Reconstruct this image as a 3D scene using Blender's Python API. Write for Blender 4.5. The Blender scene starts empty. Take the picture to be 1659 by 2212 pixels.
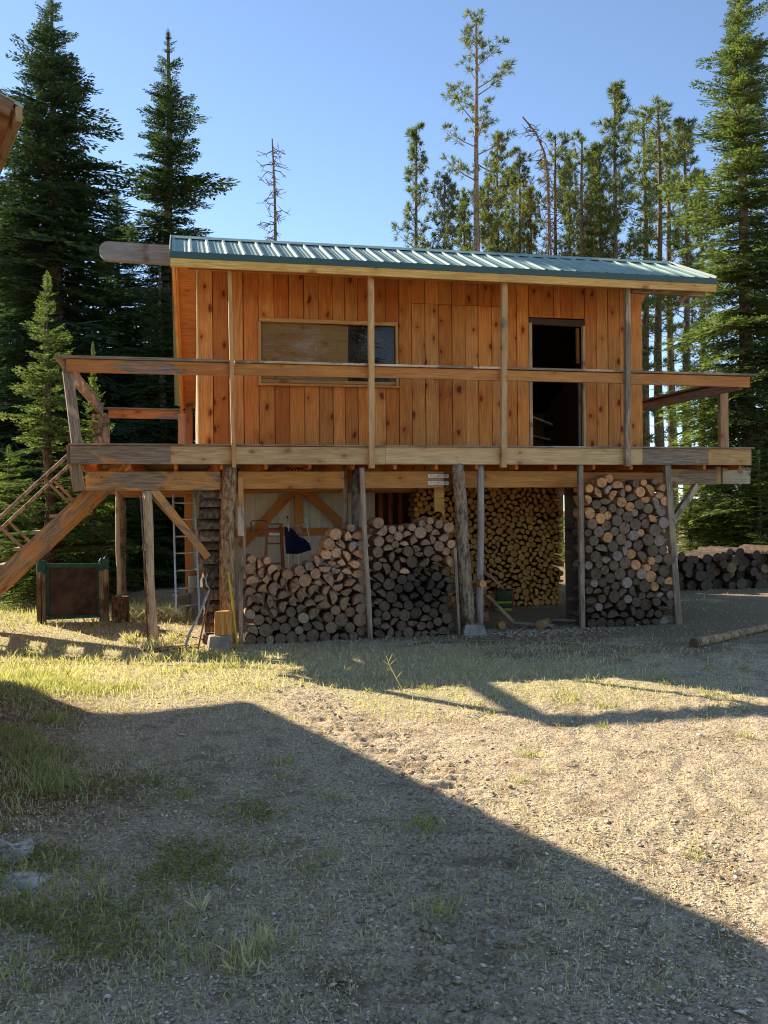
import bpy, math, random
import numpy as np
from mathutils import Vector, Matrix
R = math.radians
rng = random.Random(7)
NP = np.random.default_rng(11)
SC = bpy.context.scene
COL = SC.collection

# ---------------------------------------------------------------- camera, sky, sun, exposure
TH = R(12.3)
cam_data = bpy.data.cameras.new('camera'); cam = bpy.data.objects.new('camera', cam_data); COL.objects.link(cam)
cam_data.sensor_fit = 'HORIZONTAL'; cam_data.sensor_width = 36.0; cam_data.lens = 36.0*2000/1659
cam_data.clip_start = 0.05; cam_data.clip_end = 3000
fwd = Vector((math.sin(TH), math.cos(TH), 0)); rgt = Vector((math.cos(TH), -math.sin(TH), 0)); upv = Vector((0, 0, 1))
ROLL = 0.0096                                   # the horizon tilts a little
r2 = rgt*math.cos(ROLL) + upv*-math.sin(ROLL); u2 = upv*math.cos(ROLL) + rgt*math.sin(ROLL)
CAM = Vector((0, -12.3, 1.6))
cam.matrix_world = Matrix(((r2.x, u2.x, -fwd.x, CAM.x), (r2.y, u2.y, -fwd.y, CAM.y), (r2.z, u2.z, -fwd.z, CAM.z), (0, 0, 0, 1)))
SC.camera = cam

SUN_TO = Vector((-4.3, 6.0, 3.7)).normalized()   # direction towards the sun
SUN_EL = math.asin(SUN_TO.z)
world = bpy.data.worlds.new('World'); SC.world = world; world.use_nodes = True
wn = world.node_tree.nodes; wl = world.node_tree.links
sky = wn.new('ShaderNodeTexSky'); sky.sky_type = 'NISHITA'; sky.sun_disc = False
sky.sun_elevation = SUN_EL; sky.sun_rotation = math.atan2(SUN_TO.x, SUN_TO.y)
sky.altitude = 2400; sky.air_density = 1.0; sky.dust_density = 0.3; sky.ozone_density = 4.0
bg = wn['Background']; wl.new(sky.outputs[0], bg.inputs[0]); bg.inputs[1].default_value = 0.0485
sd = bpy.data.lights.new('sun', 'SUN'); sd.energy = 2.0; sd.angle = R(0.55); sd.color = (1.0, 0.97, 0.93)
sun = bpy.data.objects.new('sun', sd); COL.objects.link(sun)
sun.rotation_euler = SUN_TO.to_track_quat('Z', 'Y').to_euler()
SC.view_settings.view_transform = 'Standard'; SC.view_settings.look = 'None'
SC.view_settings.exposure = 2.5; SC.view_settings.gamma = 1.0; SC.view_settings.use_curve_mapping = False
SC.view_settings.use_white_balance = True; SC.view_settings.white_balance_temperature = 7500; SC.view_settings.white_balance_tint = 10   # daylight-shade balance, as the phone chose
SC.cycles.max_bounces = 8; SC.cycles.diffuse_bounces = 6; SC.cycles.transparent_max_bounces = 8
SC.cycles.use_denoising = True; SC.cycles.denoising_prefilter = 'NONE'; SC.cycles.filter_width = 1.1

# ---------------------------------------------------------------- noise
def vnoise(x, y, seed=0):
    xi = np.floor(x).astype(np.int64); yi = np.floor(y).astype(np.int64)
    fx = x-xi; fy = y-yi; fx = fx*fx*(3-2*fx); fy = fy*fy*(3-2*fy)
    def h(a, b):
        n = (a*374761393 + b*668265263 + seed*974711) & 0x7fffffff
        n = ((n ^ (n >> 13))*1274126177) & 0x7fffffff
        return ((n ^ (n >> 16)) & 0xffff)/65535.0
    return (h(xi, yi)*(1-fx)+h(xi+1, yi)*fx)*(1-fy) + (h(xi, yi+1)*(1-fx)+h(xi+1, yi+1)*fx)*fy
def fbm(x, y, o=4, seed=0):
    s = 0; a = .5; t = 0
    for k in range(o):
        s = s + a*vnoise(x*2**k, y*2**k, seed+k*17); t += a; a *= .5
    return s/t
def sstep(e0, e1, x):
    t = np.clip((x-e0)/(e1-e0), 0, 1); return t*t*(3-2*t)

# ---------------------------------------------------------------- materials
class NT:
    def __init__(s, name):
        s.m = bpy.data.materials.new(name); s.m.use_nodes = True; s.t = s.m.node_tree; s.t.nodes.clear()
    def n(s, typ, **kw):
        nd = s.t.nodes.new('ShaderNode'+typ)
        for k, v in kw.items():
            if k.startswith('i_'):
                key = k[2:]; key = int(key) if key.isdigit() else key.replace('_', ' ')
                s.put(nd, key, v)
            else: setattr(nd, k, v)
        return nd
    def put(s, nd, key, v):
        if isinstance(v, bpy.types.NodeSocket): s.t.links.new(v, nd.inputs[key])
        else: nd.inputs[key].default_value = v
    def math(s, op, a, b=0.0, c=None, clamp=False):
        nd = s.n('Math', operation=op, use_clamp=clamp); s.put(nd, 0, a); s.put(nd, 1, b)
        if c is not None: s.put(nd, 2, c)
        return nd.outputs[0]
    def vmath(s, op, a, b):
        nd = s.n('VectorMath', operation=op); s.put(nd, 0, a); s.put(nd, 1, b); return nd.outputs[0]
    def mix(s, f, a, b, typ='MIX'):
        nd = s.n('Mix', data_type='RGBA', blend_type=typ); s.put(nd, 0, f); s.put(nd, 6, a); s.put(nd, 7, b); return nd.outputs[2]
    def ss(s, x, a, b, lo=0.0, hi=1.0):
        nd = s.n('MapRange', interpolation_type='SMOOTHSTEP'); s.put(nd, 0, x)
        for k, v in zip((1, 2, 3, 4), (a, b, lo, hi)): s.put(nd, k, v)
        return nd.outputs[0]
    def noise(s, vec, scale, det=4.0, rough=.55, dist=0.0):
        nd = s.n('TexNoise'); s.put(nd, 'Vector', vec); nd.inputs['Scale'].default_value = scale
        nd.inputs['Detail'].default_value = det; nd.inputs['Roughness'].default_value = rough; nd.inputs['Distortion'].default_value = dist
        return nd.outputs[0]
    def bump(s, h, st=.4, d=.01):
        nd = s.n('Bump'); nd.inputs['Strength'].default_value = st; nd.inputs['Distance'].default_value = d; s.put(nd, 'Height', h); return nd.outputs[0]
    def out(s, sh):
        o = s.n('OutputMaterial'); s.t.links.new(sh, o.inputs[0]); return s.m
    def pbsdf(s, col, rough=.8, bump=None, spec=.3, metal=0.0):
        p = s.n('BsdfPrincipled'); s.put(p, 'Base Color', col); s.put(p, 'Roughness', rough); p.inputs['Specular IOR Level'].default_value = spec
        p.inputs['Metallic'].default_value = metal
        if bump is not None: s.put(p, 'Normal', bump)
        return s.out(p.outputs[0])
def c4(c): return (c[0], c[1], c[2], 1.0)

def mat_wood(name, knots=1.0, rough=.75, grain=.55, upright=False):
    """board wood: colour from the object's own colour, grain along local X, knots, grey weathering by the object's alpha"""
    N = NT(name); tc = N.n('TexCoord').outputs['Object']; oi = N.n('ObjectInfo')
    off = N.n('CombineXYZ'); 
    for k in range(3): N.put(off, k, N.math('MULTIPLY', oi.outputs['Random'], (37.0, 91.0, 53.0)[k]))
    if upright:
        sw_ = N.n('SeparateXYZ', i_0=tc); cb_ = N.n('CombineXYZ'); N.put(cb_, 0, sw_.outputs[2]); N.put(cb_, 1, sw_.outputs[0]); N.put(cb_, 2, sw_.outputs[1]); tc = cb_.outputs[0]
    v = N.vmath('ADD', tc, off.outputs[0])
    g1 = N.noise(N.vmath('MULTIPLY', v, (1.2, 26, 26)), 3.0, 6, .6, .6)
    g2 = N.noise(N.vmath('MULTIPLY', v, (.5, 5, 5)), 2.2, 3, .5, 1.2)
    g3 = N.noise(v, 1.7, 3, .5)
    vor = N.n('TexVoronoi', voronoi_dimensions='2D'); N.put(vor, 'Vector', N.vmath('ADD', N.vmath('MULTIPLY', v, (2.7, 4.6, 1.0)), N.vmath('MULTIPLY', N.n('TexNoise', i_Vector=v, i_Scale=9.0).outputs[1], (.30, .22, .0)))); vor.inputs['Scale'].default_value = 1.0; vor.inputs['Randomness'].default_value = 1.0
    ksz = N.math('ADD', .35, N.n('SeparateColor', i_0=vor.outputs['Color']).outputs[1])
    kn = N.ss(vor.outputs['Distance'], N.math('MULTIPLY', ksz, .06), N.math('MULTIPLY', ksz, .155), 1.0, 0.0)
    kh = N.ss(vor.outputs['Distance'], .1, .42, 1.0, 0.0)
    sel = N.math('GREATER_THAN', N.n('SeparateColor', i_0=vor.outputs['Color']).outputs[0], .5)
    kn = N.math('MULTIPLY', kn, sel); kh = N.math('MULTIPLY', kh, sel)
    base = oi.outputs['Color']
    dark = N.mix(1.0, base, (.50, .36, .28, 1), 'MULTIPLY'); lite = N.mix(1.0, base, (1.32, 1.38, 1.45, 1), 'MULTIPLY')
    c = N.mix(N.ss(g1, .32, .68), dark, lite)
    c = N.mix(grain, base, c)
    c = N.mix(N.math('MULTIPLY', N.ss(g2, .40, .66), .55), c, N.mix(1.0, base, (.68, .55, .48, 1), 'MULTIPLY'))
    c = N.mix(N.math('MULTIPLY', N.ss(g3, .35, .7), .35), c, N.mix(1.0, base, (1.25, 1.2, 1.1, 1), 'MULTIPLY'))
    c = N.mix(N.math('MULTIPLY', kh, .6*knots), c, N.mix(1.0, base, (.72, .48, .36, 1), 'MULTIPLY'))
    c = N.mix(N.math('MULTIPLY', kn, 1.0*knots), c, N.mix(1.0, base, (.30, .15, .10, 1), 'MULTIPLY'))
    wm = N.noise(N.vmath('MULTIPLY', v, (1.0, 2.4, 2.4)), 1.6, 5, .62, .8)
    th = N.math('SUBTRACT', 1.0, oi.outputs['Alpha'])
    wmask = N.ss(N.math('SUBTRACT', N.ss(wm, .28, .72), th), -.10, .12)
    grey = N.mix(N.ss(g1, .3, .7), (.14, .095, .060, 1), (.38, .28, .19, 1))
    c = N.mix(wmask, c, grey)
    h = N.math('ADD', N.math('MULTIPLY', g1, .6), N.math('MULTIPLY', g2, .4))
    return N.pbsdf(c, rough, N.bump(h, .35, .006), .25)

def mat_bark(name):
    N = NT(name); tc = N.n('TexCoord').outputs['Object']; oi = N.n('ObjectInfo')
    v = N.vmath('ADD', tc, N.vmath('MULTIPLY', (31., 57., 23.), oi.outputs['Random']))
    geo = N.n('NewGeometry').outputs['Position']
    n1 = N.noise(N.vmath('MULTIPLY', geo, (1, 1, .35)), 26, 5, .65, .5); n2 = N.noise(geo, 5, 3)
    base = oi.outputs['Color']
    c = N.mix(N.ss(n1, .35, .65), N.mix(1.0, base, (.35, .3, .27, 1), 'MULTIPLY'), N.mix(1.0, base, (1.35, 1.32, 1.25, 1), 'MULTIPLY'))
    c = N.mix(N.ss(n2, .5, .72, 0, .6), c, N.mix(1.0, base, (1.5, 1.2, .9, 1), 'MULTIPLY'))
    return N.pbsdf(c, .9, N.bump(n1, .8, .015), .1)

def mat_logend(name):
    """cut end of a log: rings round the pith at the local origin, radial cracks; colour from the object"""
    N = NT(name); tc = N.n('TexCoord').outputs['Object']; oi = N.n('ObjectInfo')
    sx = N.n('SeparateXYZ', i_0=tc); x = sx.outputs[0]; z = sx.outputs[2]
    r = N.math('SQRT', N.math('ADD', N.math('MULTIPLY', x, x), N.math('MULTIPLY', z, z)))
    ra = oi.outputs['Random']; sh = N.vmath('ADD', tc, N.vmath('MULTIPLY', (40., 71., 19.), ra))
    ns = N.noise(sh, 2.2, 4); wob = N.math('ADD', r, N.math('MULTIPLY', ns, .12))
    ring = N.math('SINE', N.math('MULTIPLY', wob, 62.0))
    ang = N.math('ARCTAN2', z, x)
    cv = N.n('CombineXYZ'); N.put(cv, 0, N.math('MULTIPLY', N.math('COSINE', ang), 3.2)); N.put(cv, 1, N.math('MULTIPLY', N.math('SINE', ang), 3.2)); N.put(cv, 2, N.math('MULTIPLY', ra, 50.))
    crk = N.noise(cv.outputs[0], 2.4, 2, .5)
    cm = N.ss(N.math('ABSOLUTE', N.math('SUBTRACT', crk, .5)), .008, .045, 1, 0)
    cm = N.math('MULTIPLY', cm, N.ss(r, .0, .25)); cm = N.math('MULTIPLY', cm, N.ss(N.noise(sh, 1.3, 2), .42, .6))
    fine = N.noise(sh, 14, 4, .7)
    base = oi.outputs['Color']
    c = N.mix(N.ss(ring, -1, 1, .0, .30), base, N.mix(1.0, base, (.62, .52, .45, 1), 'MULTIPLY'))
    c = N.mix(N.ss(fine, .3, .7, 0, .6), c, N.mix(1.0, base, (1.35, 1.3, 1.2, 1), 'MULTIPLY'))
    c = N.mix(N.ss(ns, .45, .75, 0, .7), c, N.mix(1.0, base, (.55, .52, .52, 1), 'MULTIPLY'))
    c = N.mix(N.ss(r, .84, .97, 0, .85), c, N.mix(1.0, base, (.28, .22, .18, 1), 'MULTIPLY'))
    c = N.mix(N.math('MULTIPLY', cm, .9), c, N.mix(1.0, base, (.12, .1, .09, 1), 'MULTIPLY'))
    return N.pbsdf(c, .85, N.bump(N.math('ADD', fine, N.math('MULTIPLY', cm, -1.0)), .5, .006), .15)

def mat_simple(name, col, rough=.6, var=.25, scale=8.0, spec=.3, metal=0.0, bump=.2, dirt=None):
    N = NT(name); tc = N.n('TexCoord').outputs['Object']
    n1 = N.noise(tc, scale, 5, .6); n2 = N.noise(tc, scale*.23, 3)
    c = N.mix(N.ss(n1, .3, .7), c4([v*(1-var) for v in col]), c4([min(1, v*(1+var)) for v in col]))
    if dirt: c = N.mix(N.ss(n2, .48, .68, 0, .8), c, c4(dirt))
    return N.pbsdf(c, N.ss(n2, .3, .7, rough*.85, min(1, rough*1.15)), N.bump(n1, bump, .004), spec, metal)

def mat_leaf(name, col, col2, trans=.35):
    N = NT(name); geo = N.n('NewGeometry'); oi = N.n('ObjectInfo')
    n1 = N.noise(geo.outputs['Position'], 1.3, 3); rp = geo.outputs['Random Per Island']
    c = N.mix(N.ss(N.math('ADD', N.math('MULTIPLY', n1, .6), N.math('MULTIPLY', rp, .4)), .3, .75), c4(col), c4(col2))
    c = N.mix(1.0, c, oi.outputs['Color'], 'MULTIPLY')
    d = N.n('BsdfDiffuse'); N.put(d, 0, c)
    t = N.n('BsdfTranslucent'); N.put(t, 0, N.mix(1.0, c, (1.25, 1.3, .7, 1), 'MULTIPLY'))
    mx = N.n('MixShader', i_0=trans); N.t.links.new(d.outputs[0], mx.inputs[1]); N.t.links.new(t.outputs[0], mx.inputs[2])
    return N.out(mx.outputs[0])

M = dict(
    wood=mat_wood('board_wood', 1.0), beam=mat_wood('beam_wood', .6), ply=mat_wood('plywood', .5), peel=mat_wood('peeled_pole', .5, .8, .7, True), split=mat_wood('split_wood', .0, .8, .95, True), bark=mat_bark('bark'), log_end=mat_logend('log_end'),
    concrete=mat_simple('concrete', (.36, .30, .22), .9, .25, 20, bump=.5, dirt=(.2, .18, .15)),
    alu=mat_simple('aluminium', (.62, .61, .58), .38, .12, 20, spec=.5, metal=.85),
    galv=mat_simple('galvanised_plate', (.55, .54, .48), .5, .2, 25, metal=.4),
    white_metal=mat_simple('cream_metal_siding', (.66, .61, .48), .5, .08, 3, dirt=(.5, .45, .34)),
    green_paint=mat_simple('green_paint', (.012, .075, .055), .55, .35, 12, dirt=(.02, .05, .04)),
    dark_panel=mat_simple('stained_panel', (.050, .030, .020), .75, .55, 6, dirt=(.10, .068, .05)),
    blue_cloth=mat_simple('navy_cloth', (.008, .010, .035), .9, .4, 14),
    tub=mat_simple('pale_plastic', (.42, .39, .32), .6, .15, 9, dirt=(.3, .27, .2)),
    yellow=mat_simple('yellow_paint', (.78, .50, .035), .45, .12, 10),
    black=mat_simple('dark_steel', (.03, .028, .026), .5, .3, 12),
    plaster=mat_simple('white_label', (.75, .73, .68), .6, .1, 12),
    wire=mat_simple('grey_handle', (.38, .35, .31), .7, .3, 20),
    drum_green=mat_simple('drum_green', (.05, .075, .02), .5, .35, 12), drum_yellow=mat_simple('drum_yellow', (.42, .36, .05), .5, .25, 12), drum_red=mat_simple('drum_red', (.20, .02, .015), .5, .3, 12),
    dry=mat_leaf('dry_grass', (.56, .49, .30), (.74, .67, .45), .35),
    grass=mat_leaf('green_grass', (.30, .30, .11), (.54, .51, .26), .45),
    clover=mat_leaf('low_leaves', (.20, .20, .05), (.40, .37, .11), .35),
    fir=mat_leaf('fir_needles', (.042, .068, .040), (.095, .135, .062), .30),
    firsun=mat_leaf('sunlit_fir_needles', (.10, .13, .045), (.21, .23, .085), .45),  # brighter, yellower fir needles: sunlight put into the colour
    firlit=mat_leaf('young_fir_needles', (.11, .155, .055), (.22, .265, .105), .42),
    pine=mat_leaf('pine_needles', (.10, .122, .055), (.215, .228, .105), .45),
    stone=mat_simple('pebble', (.74, .63, .48), .9, .35, 30),
    chip=mat_simple('wood_chip', (.42, .32, .21), .9, .4, 30),
    rock=mat_simple('pale_rock', (.50, .43, .34), .9, .5, 18, bump=.8, dirt=(.26, .23, .19)),
    twig=mat_simple('dark_twig', (.24, .165, .10), .9, .5, 30),
    rust_red=mat_simple('brown_prop', (.22, .10, .05), .6, .3, 14),
)
def mat_roof():
    N = NT('green_metal_roof'); tc = N.n('TexCoord').outputs['Object']
    n1 = N.noise(N.vmath('MULTIPLY', tc, (1, .3, .3)), 5, 4); n2 = N.noise(tc, 30, 3)
    c = N.mix(N.ss(n1, .3, .7), (.24, .345, .285, 1), (.32, .42, .355, 1))
    return N.pbsdf(c, N.ss(n2, .3, .7, .6, .75), N.bump(n1, .05, .003), .28)
M['roof'] = mat_roof()
def mat_glass():
    N = NT('window_glass'); tc = N.n('TexCoord').outputs['Object']
    g = N.n('BsdfGlossy'); g.inputs['Color'].default_value = (.95, .95, .95, 1); g.inputs['Roughness'].default_value = .01
    N.put(g, 'Normal', N.bump(N.noise(tc, 2.0, 2), .05, .02))
    t = N.n('BsdfTransparent'); t.inputs[0].default_value = (.82, .80, .74, 1)
    d = N.n('BsdfDiffuse'); d.inputs[0].default_value = (.35, .31, .24, 1)
    fr = N.n('Fresnel'); fr.inputs['IOR'].default_value = 1.5
    a = N.n('MixShader'); N.put(a, 0, N.ss(N.noise(tc, 3, 4), .3, .8, .03, .14)); N.t.links.new(t.outputs[0], a.inputs[1]); N.t.links.new(d.outputs[0], a.inputs[2])
    b = N.n('MixShader'); N.put(b, 0, N.math('MULTIPLY', fr.outputs[0], .4, clamp=True)); N.t.links.new(a.outputs[0], b.inputs[1]); N.t.links.new(g.outputs[0], b.inputs[2])
    return N.out(b.outputs[0])
M['glass'] = mat_glass()
def mat_ground():
    N = NT('yard_ground'); geo = N.n('NewGeometry').outputs['Position']
    at = N.n('VertexColor'); at.layer_name = 'soil'
    s = N.n('SeparateColor', i_0=at.outputs[0]); gr, du, dk = s.outputs[0], s.outputs[1], s.outputs[2]
    f1 = N.noise(geo, 55, 5, .7); f2 = N.noise(geo, 14, 5, .65); f3 = N.noise(geo, 3.2, 4, .6)
    sand = N.mix(N.ss(f1, .36, .62), (.28, .195, .112, 1), (.86, .675, .43, 1))
    sand = N.mix(N.ss(f2, .4, .68, 0, .6), sand, (.74, .575, .36, 1))
    sand = N.mix(N.ss(f3, .48, .7, 0, .75), sand, (.30, .20, .115, 1))
    vg = N.n('TexVoronoi', i_Vector=geo, i_Scale=38.0)
    sand = N.mix(N.math('MULTIPLY', N.math('LESS_THAN', N.n('SeparateColor', i_0=vg.outputs['Color']).outputs[0], .14), N.ss(vg.outputs['Distance'], .25, .4, .8, 0)), sand, (.76, .68, .56, 1))
    moss = N.mix(N.ss(f1, .3, .7), (.34, .26, .125, 1), (.80, .68, .40, 1))
    moss = N.mix(N.ss(f2, .45, .7, 0, .55), moss, (.52, .46, .22, 1))
    duff = N.mix(N.ss(f1, .3, .7), (.15, .068, .028, 1), (.42, .23, .10, 1))
    dark = N.mix(N.ss(f1, .3, .72), (.15, .100, .057, 1), (.56, .405, .235, 1))
    jit = N.math('MULTIPLY', N.math('SUBTRACT', f2, .5), .9)
    def msk(v): return N.ss(N.math('ADD', v, jit), .3, .7)
    c = N.mix(msk(gr), sand, moss); c = N.mix(msk(du), c, duff); c = N.mix(msk(dk), c, dark)
    h = N.math('ADD', N.math('MULTIPLY', f1, .5), N.math('MULTIPLY', f2, .9))
    return N.pbsdf(c, .95, N.bump(h, 1.0, .05), .1)
M['ground'] = mat_ground()

# ---------------------------------------------------------------- object helpers
def empty(name, loc, label=None, cat=None, group=None):
    o = bpy.data.objects.new(name, None); COL.objects.link(o); o.location = loc; o.empty_display_size = .2
    if label: o['label'] = label; o['category'] = cat
    if group: o['group'] = group
    return o
def tag(o, label=None, cat=None, group=None, kind=None):
    for k, v in (('label', label), ('category', cat), ('group', group), ('kind', kind)):
        if v: o[k] = v
    return o
def wloc(p):
    v = Vector((0, 0, 0))
    while p is not None: v += p.location if p.type == 'EMPTY' or True else 0; p = p.parent
    return v
def link(name, me, parent=None, mw=None, color=None):
    o = bpy.data.objects.new(name, me); COL.objects.link(o)
    mw = mw if mw is not None else Matrix.Identity(4)
    if parent is not None:
        o.parent = parent
        o.matrix_parent_inverse = Matrix.Identity(4)
        mw = PW(parent).inverted() @ mw
    o.matrix_basis = mw
    if color is not None: o.color = (color[0], color[1], color[2], color[3] if len(color) > 3 else 0.0)
    return o
def PW(o):
    m = Matrix.LocRotScale(o.location, o.rotation_euler, o.scale) if o.rotation_mode != 'QUATERNION' else o.matrix_basis
    return (PW(o.parent) @ m) if o.parent else m
def mk(verts, faces, mats, fm=None, smooth=False, name='m'):
    me = bpy.data.meshes.new(name); me.from_pydata([tuple(v) for v in verts], [], faces)
    for m in (mats if isinstance(mats, (list, tuple)) else [mats]): me.materials.append(m)
    if fm is not None: me.polygons.foreach_set('material_index', fm)
    if smooth: me.polygons.foreach_set('use_smooth', [True]*len(faces))
    me.update(); return me
def obj(name, verts, faces, mats, parent=None, fm=None, smooth=False, color=None, origin=None):
    """one mesh object from world coordinates; its origin sits at `origin` or the middle of the points"""
    o_ = Vector(origin) if origin is not None else sum((Vector(v) for v in verts), Vector())/len(verts)
    me = mk([Vector(v)-o_ for v in verts], faces, mats, fm, smooth, name)
    return link(name, me, parent, Matrix.Translation(o_), color)
def prof_box(L, w, t, ch):
    """board along local X, w across local Y, t through local Z, long edges chamfered"""
    w, t = w/2, t/2; ch = min(ch, w*.45, t*.45)
    pr = [(-w+ch, -t), (w-ch, -t), (w, -t+ch), (w, t-ch), (w-ch, t), (-w+ch, t), (-w, t-ch), (-w, -t+ch)]
    v = [(-L/2, a, b) for a, b in pr] + [(L/2, a, b) for a, b in pr]
    f = [tuple(range(7, -1, -1)), tuple(range(8, 16))] + [(i, (i+1) % 8, 8+(i+1) % 8, 8+i) for i in range(8)]
    return v, f
def board(name, p0, p1, w, t, side, color, parent=None, mat=None, ch=.004):
    """straight timber from p0 to p1 (centre line); `side` is the direction its width w runs in"""
    p0 = Vector(p0); p1 = Vector(p1); x = (p1-p0); L = x.length; x.normalize()
    y = Vector(side); y = (y-x*y.dot(x)).normalized(); z = x.cross(y)
    v, f = prof_box(L, w, t, ch); c = (p0+p1)/2
    mw = Matrix(((x.x, y.x, z.x, c.x), (x.y, y.y, z.y, c.y), (x.z, y.z, z.z, c.z), (0, 0, 0, 1)))
    return link(name, mk(v, f, mat or M['wood'], name=name), parent, mw, color)
def tube_pts(path, rads, n=8, wob=0.0, seed=0, cap=True):
    rr = random.Random(seed); V = []; F = []
    k = len(path); path = [Vector(p) for p in path]
    for i, p in enumerate(path):
        d = (path[min(i+1, k-1)]-path[max(i-1, 0)]).normalized()
        a = d.cross(Vector((.13, .97, .21))).normalized(); b = d.cross(a)
        for j in range(n):
            q = 2*math.pi*j/n; r = rads[i]*(1+wob*(rr.random()-.5)*2)
            V.append(p + a*math.cos(q)*r + b*math.sin(q)*r)
    for i in range(k-1):
        for j in range(n):
            F.append((i*n+j, i*n+(j+1) % n, (i+1)*n+(j+1) % n, (i+1)*n+j))
    if cap: F.append(tuple(range(n-1, -1, -1))); F.append(tuple((k-1)*n+j for j in range(n)))
    return V, F
def tube(name, path, rads, mat, parent=None, n=8, wob=0.0, seed=0, color=None, endmat=None, smooth=True):
    if not isinstance(rads, (list, tuple)): rads = [rads]*len(path)
    V, F = tube_pts(path, rads, n, wob, seed)
    mats = [mat, endmat] if endmat else [mat]
    fm = [0]*(len(F)-2)+[1, 1] if endmat else None
    o = obj(name, V, F, mats, parent, fm, False, color)
    if smooth:
        sm = [True]*(len(F)-2)+[False, False]; o.data.polygons.foreach_set('use_smooth', sm)
    return o
def logpost(name, p0, p1, r0, r1, color, parent, mat=None, seed=0, n=12, segs=9, bend=.012, wob=.07):
    rr = random.Random(seed); p0 = Vector(p0); p1 = Vector(p1); ph = rr.random()*6
    pts = []; rd = []
    for i in range(segs+1):
        t = i/segs; p = p0.lerp(p1, t)
        p += Vector((math.sin(t*5+ph)*bend*math.sin(math.pi*t), math.cos(t*4+ph)*bend*math.sin(math.pi*t), 0)); pts.append(p)
        rd.append((r0*(1-t)+r1*t)*(1+.05*(rr.random()-.5)))
    return tube(name, pts, rd, mat or M['bark'], parent, n, wob, seed, color, M['log_end'])
ORG = (.64, .222, .048); ORD = (.54, .168, .035); TAN = (.55, .33, .13); GRY = (.34, .27, .20); TANG = (.48, .32, .15)
def jit(c, a=.12, al=None):
    f = 1+rng.uniform(-a, a); g = 1+rng.uniform(-a*.35, a*.35)
    k = (c[0]*f, c[1]*f*g, c[2]*f*g*g)
    return k + ((al,) if al is not None else (c[3:] if len(c) > 3 else (0.0,)))

# ---------------------------------------------------------------- ground: one sheet, finest near the yard
def gz(x, y):
    x = np.asarray(x, float); y = np.asarray(y, float)
    z = -.12*np.exp(-((y+.3)/1.7)**2)*np.clip(1.15-.07*x, .45, 1.3)
    z = z + .10*(fbm(x*.35+9, y*.35+4, 3, 3)-.5)*sstep(1.5, 4.5, np.abs(y-.4))
    z = z + .17*sstep(-.2, -2.2, x)*sstep(-2.6, -4.2, y)
    far = np.hypot(x, y)
    return z + (fbm(x*.04, y*.04, 3, 5)-.5)*1.6*sstep(22, 70, far)
def gzf(x, y): return float(gz(x, y))
def track(x, y):
    """rough churned tyre track: from the tree side of the sunny patch towards the camera"""
    pts = np.array([(1.02, -4.0), (1.08, -4.6), (1.35, -6.2), (1.42, -7.3), (1.15, -8.6), (.62, -10.0), (.35, -11.0)])
    d = np.full(np.shape(x), 9.0)
    for a, b in zip(pts[:-1], pts[1:]):
        ab = b-a; t = np.clip(((x-a[0])*ab[0]+(y-a[1])*ab[1])/(ab@ab), 0, 1)
        d = np.minimum(d, np.hypot(x-a[0]-t*ab[0], y-a[1]-t*ab[1]))
    return d
def soil(x, y):
    n1 = fbm(x*.8, y*.8, 4, 21); n2 = fbm(x*.45+5, y*.45, 3, 33); n3 = fbm(x*2.2, y*2.2, 3, 44)
    grass = sstep(3.4, 1.2, np.abs(y+2.2+.25*x))*.75 + sstep(-.2, -1.2, x)*.30*sstep(-9.5, -7.5, y)
    grass = grass*sstep(6.5, 3.4, x) + (n1-.5)*.75 + .16*sstep(1.5, -1, x)
    duff = sstep(.9, -1.0, x)*sstep(-9.2, -7.2, y)*sstep(-3.0, -4.6, y)*.62 + (n2-.5)*1.1 - .04
    duff = duff + .30*np.exp(-((x+2)**2+(y+3.2)**2)/1.0)
    dark = sstep(2.0, 4.2, x)*sstep(-4.3, -2.3, y)*.62 + sstep(6, 12, y)*.5 + (n3-.5)*.75 + (fbm(x*1.05+40, y*1.05+11, 4, 91)-.56)*1.3*sstep(-3.6, -5.2, y+.35*(x-1))
    dark = dark + .42*sstep(2.2, 4, y)*sstep(4, 6, x) + .30*sstep(-1.6, -.5, y)*sstep(.9, 1.6, x)*sstep(3, .3, y)
    return np.clip(np.stack([grass, duff, dark], -1), 0, 1)
fa = np.concatenate([np.linspace(-180, -42, 30, endpoint=False), np.linspace(-42, -16, 40, endpoint=False), np.linspace(-16, 38, 520, endpoint=False), np.linspace(38, 60, 30, endpoint=False), np.linspace(60, 180, 26, endpoint=False)])
fr_ = np.concatenate([np.array([.3, 1.0, 1.8]), 2.4*np.exp(np.linspace(0, math.log(22/2.4), 520)), 22*np.exp(np.linspace(0, math.log(60.0), 46))[1:]])
A, Rr = np.meshgrid(np.radians(fa), fr_)
GX = np.sin(A)*Rr; GY = -12.3+np.cos(A)*Rr
GZ = gz(GX, GY)
td = track(GX, GY); tm = sstep(.46, .10, td)
near = sstep(26, 9, Rr)
clod = fbm(GX*16, GY*16, 3, 71); clod2 = fbm(GX*7, GY*7, 3, 72)
GZ = GZ + tm*(.009*np.tanh(2.5*np.sin(GY*40+GX*16+clod2*3)) + (clod-.45)*.026 + (clod2-.5)*.028 - .008)
wash = np.sin((GX*.9-GY*.45)*21+fbm(GX*1.3, GY*1.3, 3, 15)*16)*.006*sstep(1.6, 2.6, GX)*sstep(-2.6, -3.8, GY)
GZ = GZ + near*(wash + (fbm(GX*22, GY*22, 2, 81)-.5)*.012 + (fbm(GX*5, GY*5, 3, 82)-.5)*.02)
nr, na = GX.shape
vv = np.stack([GX, GY, GZ], -1).reshape(-1, 3)
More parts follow.
